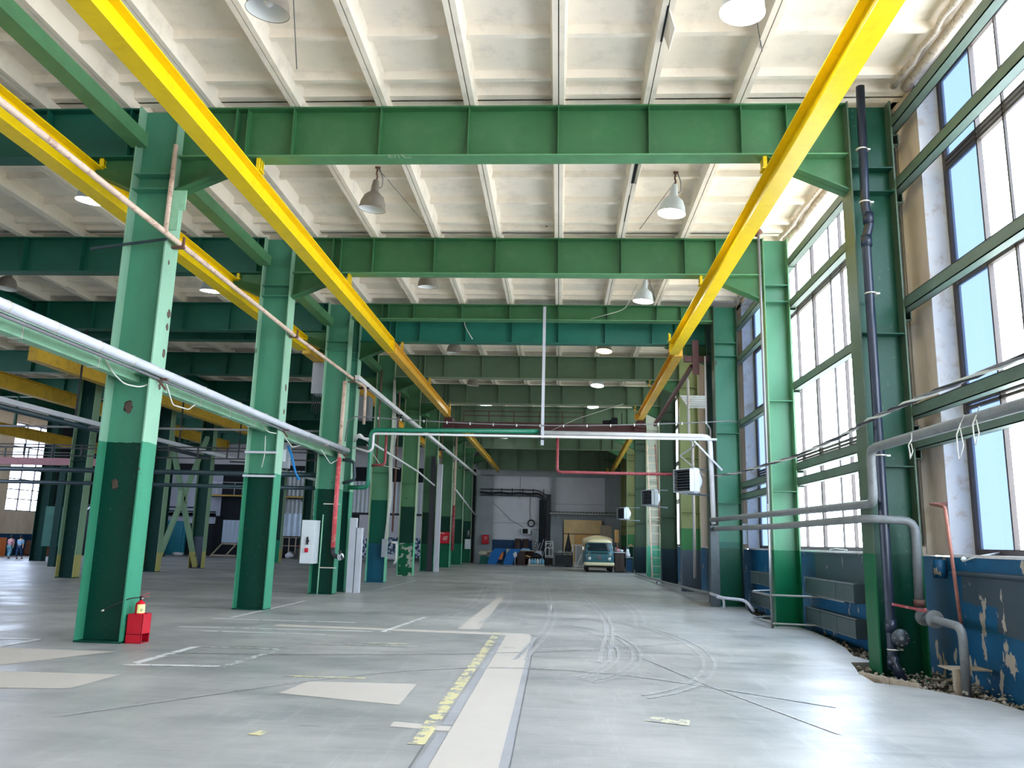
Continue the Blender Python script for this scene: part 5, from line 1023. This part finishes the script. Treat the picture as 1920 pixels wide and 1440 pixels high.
r = thing('display_case', 'green cabinet with a cream gabled top standing by the olive post', 'cabinet', (4.6, 50.6, 0)); MB().box((4.32, 50.5, .1), (4.58, 51.0, 1.5)).build('carcass', 'greenbag', r); MB().prism([(4.3, 1.5), (4.6, 1.5), (4.6, 1.56), (4.45, 1.68), (4.3, 1.56)], 'y', 50.46, 51).build('gable_top', 'vancream', r); MB().box((4.3, 50.44, 0), (4.33, 50.5, 1.5)).box((4.57, 50.44, 0), (4.6, 50.5, 1.5)).box((4.3, 50.44, 0), (4.6, 50.5, .1)).build('frame', 'mint', r)
single(MB().lathe([(0, 0), (.06, 0), (.06, .12), (0, .12)], (4.3, 36.4, 0), 12), 'paint_tin', 'white', 'white tin on the floor before the dark post, left one', 'tin'); single(MB().lathe([(0, 0), (.06, 0), (.06, .12), (0, .12)], (4.46, 36.1, 0), 12), 'paint_tin', 'white', 'white tin on the floor before the dark post, right one', 'tin')
# ================================================================ LEFT BACKGROUND
r = thing('double_door', 'turquoise double door standing in the end wall behind the cross bracing', 'door', (-29.7, 61.2, 0)); MB().box((-31.4, 61.1, 0), (-28.7, 61.35, 2.55)).build('door_frame', 'teal', r)
for x in (-31.2, -30.0): MB().box((x, 61.05, .05), (x+1.12, 61.1, 2.35)).build('door_leaf', 'teal', r)
def corr(x0, x1, y, z0, z1, m, name, label, cat, step=.16, kind=None):
    n = int((x1-x0)/step); pts = []
    for i in range(n+1): x = x0+(x1-x0)*i/n; pts += [(x, y-(0.05 if i % 2 else 0))]
    mb = MB(); vs = [(x, yy, z0) for x, yy in pts]+[(x, yy, z1) for x, yy in pts]+[(x, yy+.02, z0) for x, yy in pts]+[(x, yy+.02, z1) for x, yy in pts]; k = len(pts)
    mb.add(vs, [(i, i+1, k+i+1, k+i) for i in range(k-1)]+[(2*k+i+1, 2*k+i, 3*k+i, 3*k+i+1) for i in range(k-1)]); return single(mb, name, m, label, cat)
corr(-25.7, -24.3, 60.9, 1.0, 2.7, 'corrblue', 'corrugated_gate', 'bright bluish corrugated gate right of the cross bracing', 'gate'); corr(-21.1, -19.3, 60.9, 1.6, 3.3, 'corrblue', 'corrugated_gate', 'bright striped corrugated gate between the first and third posts', 'gate', .22)
corr(-24.5, -17.5, 61.3, 4.6, 6.6, 'corr', 'corrugated_cladding', 'grey corrugated cladding above the yellow-edged platform', 'cladding'); corr(-24.5, -17.5, 61.3, 3.2, 4.4, 'corr', 'corrugated_cladding', 'grey corrugated cladding below the yellow-edged platform', 'cladding'); corr(-17.4, -7.7, 61.3, 3.52, 5.9, 'corr', 'corrugated_cladding', 'grey corrugated cladding seen between the left row posts', 'cladding')
r = thing('sliding_door', 'pale grey sliding door under the corrugated cladding beyond the left row', 'door', (-13, 61.2, 0))
MB().box((-15.2, 61.1, 0), (-9, 61.3, 3.35)).build('door_leaf', 'backwall', r); MB().box((-17.4, 61.0, 3.35), (-7.7, 61.3, 3.5)).build('track', 'cabledark', r)
mb = MB()
for k in range(9): mb.box((-16.4+.13*k, 61.1, 1.7), (-16.35+.13*k, 61.2, 3.3))
mb.build('bars', 'darkmetal', r)
bl = mat('blue_white_mosaic', (30, 74, 112), .5, var=0); kk = NT('dado_blue_white'); 
kk.link(kk.mix(kk.math('GREATER_THAN', kk.noise(6, 2), .52), srgb(24, 66, 104), srgb(216, 220, 228)), kk.b.inputs['Base Color']); M['mosaic'] = kk.m
r = thing('banner_cloth', 'blue and white patterned screen standing beyond the left row posts', 'screen', (-13, 60, 0)); MB().box((-16, 59.9, .25), (-8.2, 60.0, 1.7)).build('cloth', 'mosaic', r)
for x in (-15.9, -12, -8.3): MB().bar((x, 60.03, 0), (x, 60.03, 1.75), .05, .05).build('post', 'darkmetal', r)
single(MB().blob((-11.9, 58.8, .3), .5, 1.6, .8, .45, .25), 'tarpaulin', 'bagwhite', 'white rolled sheeting on the floor before the patterned screen', 'tarpaulin')
r = thing('platform', 'steel platform with a yellow edge and railing along the end wall', 'platform', (-22, 60, 4.5)); MB().box((-27.5, 59.8, 4.45), (-17.8, 61.2, 4.58)).build('deck', 'cabledark', r); MB().box((-27.5, 59.76, 4.46), (-17.8, 59.8, 4.56)).build('edge_strip', 'yellow3', r)
mb = MB()
for k in range(8): mb.bar((-27.3+1.35*k, 59.8, 4.58), (-27.3+1.35*k, 59.8, 5.5), .04, .04)
for z in (5.05, 5.5): mb.bar((-27.3, 59.8, z), (-17.8, 59.8, z), .04, .04)
mb.build('railing', 'steel', r); mb = MB()
for x in (-27, -22.5, -18): mb.bar((x, 60, 0), (x, 60, 4.45), .15, .15)
mb.build('prop', 'left_col', r)
mb = MB().bar((-22.3, 60, 2.8), (-20.5, 60, 4.4), .1, .1).bar((-18.2, 60, 3.4), (-19.6, 60, 4.4), .1, .1); mb.build('knee_brace', 'darkmetal', r)
single(MB().box((-24.2, 60.2, 4.6), (-22.4, 60.9, 5.3)).box((-23.8, 60.2, 5.3), (-23.4, 60.9, 5.6)), 'machine', 'darkmetal', 'dark machine box standing on the yellow-edged platform', 'machine')
single(MB().blob((-20.8, 59.5, 4.95), .3, .6, .6, 1.2, .2), 'hoist_hook', 'orange', 'orange hoist block at the platform railing', 'hoist')
mb = MB()
for x in (-25.5, -24.4): mb.bar((x, 58.6, 0), (x+.5, 59.4, .95), .12, .06)
mb.bar((-25.4, 58.7, .1), (-23.6, 58.7, .1), .08, .1).bar((-25, 59.4, .93), (-23.7, 59.4, .93), .08, .1); single(mb, 'slatted_trestle', 'wood', 'leaning pale timber frame before the bluish gate', 'frame')
mb = MB()
for x in (-21, -20.5, -20, -19.5): mb.bar((x, 59.6, 0), (x, 59.6, 1.5), .08, .05)
for z in (.9, 1.5): mb.bar((-21.1, 59.6, z), (-19.3, 59.6, z), .08, .05)
single(mb, 'pallet_fence', 'wood', 'upright slatted pallet before the striped gate', 'pallet')
single(MB().blob((-19.6, 58.9, .25), .35, 1, .8, .7, .3), 'sack', 'bagwhite', 'white sack on the floor near the striped gate', 'sack'); single(MB().blob((-18.7, 58.8, .9), .28, 1.1, .8, .6, .2), 'red_chair', 'red', 'red seat shell on the stack near the striped gate', 'seat'); single(MB().box((-19.1, 58.6, 0), (-18.4, 59.1, .74)), 'crate', 'cabledark', 'dark crate under the red seat shell', 'crate')
single(MB().box((-22.9, 58.9, 0), (-21.7, 59.5, .8)), 'crate', 'cabledark', 'long dark crate before the bluish gate', 'crate')
single(MB().blob((-27.9, 58.6, .12), .3, 1.4, .8, .4, .3), 'debris', 'bagwhite', 'small white heap of debris on the floor by the turquoise door', 'heap')
for x0, x1, z, l in ((-33, -27, 3.6, 'upper dark pipe along the pale end wall behind the bracing'), (-33, -26.5, 3.3, 'middle dark pipe along the pale end wall behind the bracing'), (-33, -26, 2.95, 'lower dark pipe along the pale end wall behind the bracing')):
    single(MB().cyl((x0, 61.2, z), (x1, 61.2, z), .05, 8), 'pipe', 'darkpipe', l, 'pipe')
r = thing('white_tray', 'pale flat cable tray slanting through the left aisle behind the nearest post', 'cable tray', (-15.2, 30, 5.1)); MB().box((-15.25, 19.5, 5.02), (-15.1, 52, 5.16)).build('tray', 'conduit', r)
mb = MB()
for y in (24, 31, 37, 43.1, 49.3): mb.box((-15.2, y-.03, 5.1), (-15.16, y+.03, 7.97))
mb.build('hanger', 'cabledark', r)
single(MB().cyl((-14.9, 19.5, 4.85), (-14.9, 33, 4.8), .08, 10), 'pipe', 'darkpipe', 'dark pipe just under the pale flat cable tray', 'pipe')
r = thing('equipment_rack', 'dark equipment stand by the left windows behind the left aisle post', 'rack', (-33, 54, 0)); MB().box((-34.2, 53, 0), (-31.6, 55, 3.4)).build('cabinet', 'dark', r)
MB().bar((-31.5, 53, 1.6), (-31.5, 53, 3.4), .12, .12).bar((-31.5, 53, 3.3), (-33.2, 53, 2.0), .1, .1).build('white_frame', 'conduit', r)
single(MB().box((-33.4, 49.3, .1), (-31.9, 50.4, .45)).box((-33.3, 49.3, .45), (-32.2, 50.2, .95)).box((-33.4, 49.4, 0), (-33.2, 50.3, .1)).box((-32.1, 49.4, 0), (-31.9, 50.3, .1)), 'timber_stack', 'brown2', 'low stack of timber by the blue dado behind the two people', 'timber')
single(MB().box((-34.0, 47.2, 0), (-33.4, 47.6, 1.1)), 'orange_board', 'orange', 'orange board leaning by the left edge of the photo', 'board')
r = thing('green_panel', 'dark teal board fixed to the left side of the nearest left aisle post', 'panel', (-18.4, 33, .6)); MB().box((-23.6, 36.0, .9), (-22.4, 36.1, 2.7)).build('board', 'greenbag', r); MB().bar((-23.0, 36.1, 0), (-23.0, 36.1, 4.6), .3, .3).build('post', 'left_col', r)
# people
def person(x, y, h, head, shirt, trousers, label, lean=.0, stride=.16, arm=.1, s=1):
    r = thing('person', label, 'person', (x, y, 0)); k = h/1.75
    def chain(name, verts, edges, rad, m, lev=1):
        me = D.meshes.new(name); me.from_pydata([Vector((vx_*k, vy_*k, vz*k)) for vx_, vy_, vz in verts], edges, []); o = D.objects.new(name, me); COL.objects.link(o); o.parent = r
        md = o.modifiers.new('skin', 'SKIN'); 
        for i, v in enumerate(me.skin_vertices[0].data): v.radius = (rad[i][0]*k, rad[i][1]*k); v.use_root = (i == 0)
        sb = o.modifiers.new('sub', 'SUBSURF'); sb.levels = lev; sb.render_levels = lev; me.materials.append(M[m]); return o
    st = stride*s
    J = [(0, 0, .95), (0, lean*.4, 1.2), (0, lean, 1.42), (0, lean+.01, 1.52), (0, lean+.02, 1.62), (0, lean+.02, 1.7),
         (-.19, lean, 1.4), (-.27, lean-.02+arm, 1.13), (-.25, lean+.1+arm*.5, .92), (-.25, lean+.12+arm*.5, .82), (.19, lean, 1.4), (.27, lean-.03-arm*.3, 1.13), (.27, lean+.02-arm, .9), (.27, lean+.03-arm, .8),
         (-.1, 0, .9), (-.11, st*.6, .5), (-.11, st*.5, .09), (-.11, st*.5+.12, .04), (.1, 0, .9), (.11, -st*.3, .5), (.11, -st*1.2, .12), (.11, -st*1.2+.1, .05)]
    E_ = [(0, 1), (1, 2), (2, 3), (3, 4), (4, 5), (2, 6), (6, 7), (7, 8), (8, 9), (2, 10), (10, 11), (11, 12), (12, 13), (0, 14), (14, 15), (15, 16), (16, 17), (0, 18), (18, 19), (19, 20), (20, 21)]
    R_ = [(.15, .11), (.14, .1), (.15, .1), (.055, .055), (.085, .1), (.06, .07), (.065, .06), (.045, .045), (.035, .035), (.04, .022), (.065, .06), (.045, .045), (.035, .035), (.04, .022), (.09, .09), (.06, .065), (.04, .045), (.04, .03), (.09, .09), (.06, .065), (.04, .045), (.04, .03)]
    chain('body', J, E_, R_, 'skin', 2)
    chain('shirt', [J[0], J[1], J[2], J[6], J[7], J[10], J[11]], [(0, 1), (1, 2), (2, 3), (3, 4), (2, 5), (5, 6)], [(.175, .135), (.165, .125), (.165, .125), (.085, .08), (.07, .07), (.085, .08), (.07, .07)], shirt, 2)
    chain('trousers', [(0, 0, .92), J[14], J[15], (J[16][0], J[16][1], .14), J[18], J[19], (J[20][0], J[20][1], .16)], [(0, 1), (1, 2), (2, 3), (0, 4), (4, 5), (5, 6)], [(.16, .13), (.11, .11), (.085, .085), (.075, .075), (.11, .11), (.085, .085), (.075, .075)], trousers, 2)
    q = J[4]; mb = MB(); mb.blob((x+q[0]*k, y+(q[1]-.025)*k, (q[2]+.03)*k), .115*k, 1, 1.05, 1.05, .0, 12, 8); mb.build('hair' if not head else 'cap', 'hair', r)
    for a in (16, 20): c_ = J[a]; MB().blob((x+c_[0]*k, y+(c_[1]+.05)*k, .05*k), .075*k, .75, 1.7, .62, 0).build('shoe', 'shoe', r)
    return r
person(-30.62, 44.0, 1.28, True, 'shirtpink', 'jeansL', 'person in a pink patterned shirt and pale jeans walking away at the far left', lean=.05, s=1)
person(-29.98, 43.9, 1.28, False, 'shirtblue', 'jeansD', 'person in a light blue shirt and dark blue jeans walking away at the far left', lean=.02, s=-1)
# chalk mark on the nearest girder
cu = D.curves.new('chalk', 'FONT'); cu.body = 'Б11'; cu.size = .13; cu.extrude = .0005; cu.offset = -.001
tmp = D.objects.new('chalk_tmp', cu); COL.objects.link(tmp); bpy.context.view_layer.update()
me = D.meshes.new_from_object(tmp.evaluated_get(bpy.context.evaluated_depsgraph_get())); D.objects.remove(tmp)
gird = [o for o in D.objects if o.name.startswith('roof_girder') and 'nearest the camera' in o.get('label', '')][0]
o = D.objects.new('chalk_mark', me); COL.objects.link(o); me.materials.append(M['clip']); o.parent = gird
o.rotation_euler = (PI, 0, 0); o.location = Vector((-2.95, 12.36, ZB-.003))-Vector(gird.location)
MB().bar((-2.71, 12.25, ZB-.002), (-2.67, 12.35, ZB-.002), .012, .003).bar((-2.67, 12.35, ZB-.002), (-2.56, 12.35, ZB-.002), .012, .003).build('chalk_tick', 'clip', gird)
# ================================================================ CAMERA, LIGHT
cam = D.cameras.new('camera'); co = D.objects.new('camera', cam); COL.objects.link(co); SC.camera = co
cam.sensor_fit = 'HORIZONTAL'; cam.sensor_width = 36; cam.lens = 1500/1920*36; cam.clip_start = .05; cam.clip_end = 500
yaw, pit, roll = .0620, .1937, .02563
fw = Vector((-math.sin(yaw)*math.cos(pit), math.cos(yaw)*math.cos(pit), math.sin(pit))); r0 = Vector((math.cos(yaw), math.sin(yaw), 0)); u0 = r0.cross(fw)
rr = r0*math.cos(roll)+u0*math.sin(roll); uu = -r0*math.sin(roll)+u0*math.cos(roll)
mw = Matrix.Identity(4)
for i in range(3): mw[i][0] = rr[i]; mw[i][1] = uu[i]; mw[i][2] = -fw[i]
mw[0][3], mw[1][3], mw[2][3] = 0, 0, 1.67; co.matrix_world = mw
W = D.worlds.new('sky'); SC.world = W; W.use_nodes = True; nt = W.node_tree; bg = nt.nodes['Background']
tc = nt.nodes.new('ShaderNodeTexCoord'); sp = nt.nodes.new('ShaderNodeSeparateXYZ'); nt.links.new(tc.outputs['Generated'], sp.inputs[0])
rp = nt.nodes.new('ShaderNodeValToRGB'); mr = nt.nodes.new('ShaderNodeMapRange'); mr.inputs[1].default_value = -1; mr.inputs[2].default_value = 1
nt.links.new(sp.outputs[2], mr.inputs[0]); nt.links.new(mr.outputs[0], rp.inputs[0])
e = rp.color_ramp.elements; e[0].position = 0; e[0].color = (.42, .42, .40, 1); e[1].position = 1; e[1].color = (.62, .82, 1.15, 1)
for p_, c_ in ((.47, (.62, .62, .6, 1)), (.5, (.95, .98, 1.0, 1)), (.6, (.9, .97, 1.08, 1))): q_ = e.new(p_); q_.color = c_
nt.links.new(rp.outputs[0], bg.inputs[0]); bg.inputs[1].default_value = WORLD
for k, (y0, y1) in enumerate(WINS):
    a = D.lights.new('window_portal', 'AREA'); a.shape = 'RECTANGLE'; a.size = 7.4; a.size_y = y1-y0; a.cycles.is_portal = True
    ao = D.objects.new('window_portal', a); COL.objects.link(ao); ao.location = (6.05, (y0+y1)/2, 5.35); ao.rotation_euler = (0, PI/2, 0)
for y0, y1 in WL:
    a = D.lights.new('window_portal', 'AREA'); a.shape = 'RECTANGLE'; a.size = 5.6; a.size_y = y1-y0; a.cycles.is_portal = True
    ao = D.objects.new('window_portal', a); COL.objects.link(ao); ao.location = (XL-.35, (y0+y1)/2, 5.5); ao.rotation_euler = (0, -PI/2, 0)
SC.view_settings.view_transform = 'Standard'; SC.view_settings.look = 'None'; SC.view_settings.gamma = 1; SC.view_settings.use_curve_mapping = False
SC.view_settings.exposure = EXPO
SC.cycles.max_bounces = 9; SC.cycles.diffuse_bounces = 3; SC.cycles.transparent_max_bounces = 16; SC.cycles.sample_clamp_indirect = 12; SC.cycles.use_denoising = True
SC.cycles.caustics_reflective = False; SC.cycles.caustics_refractive = False
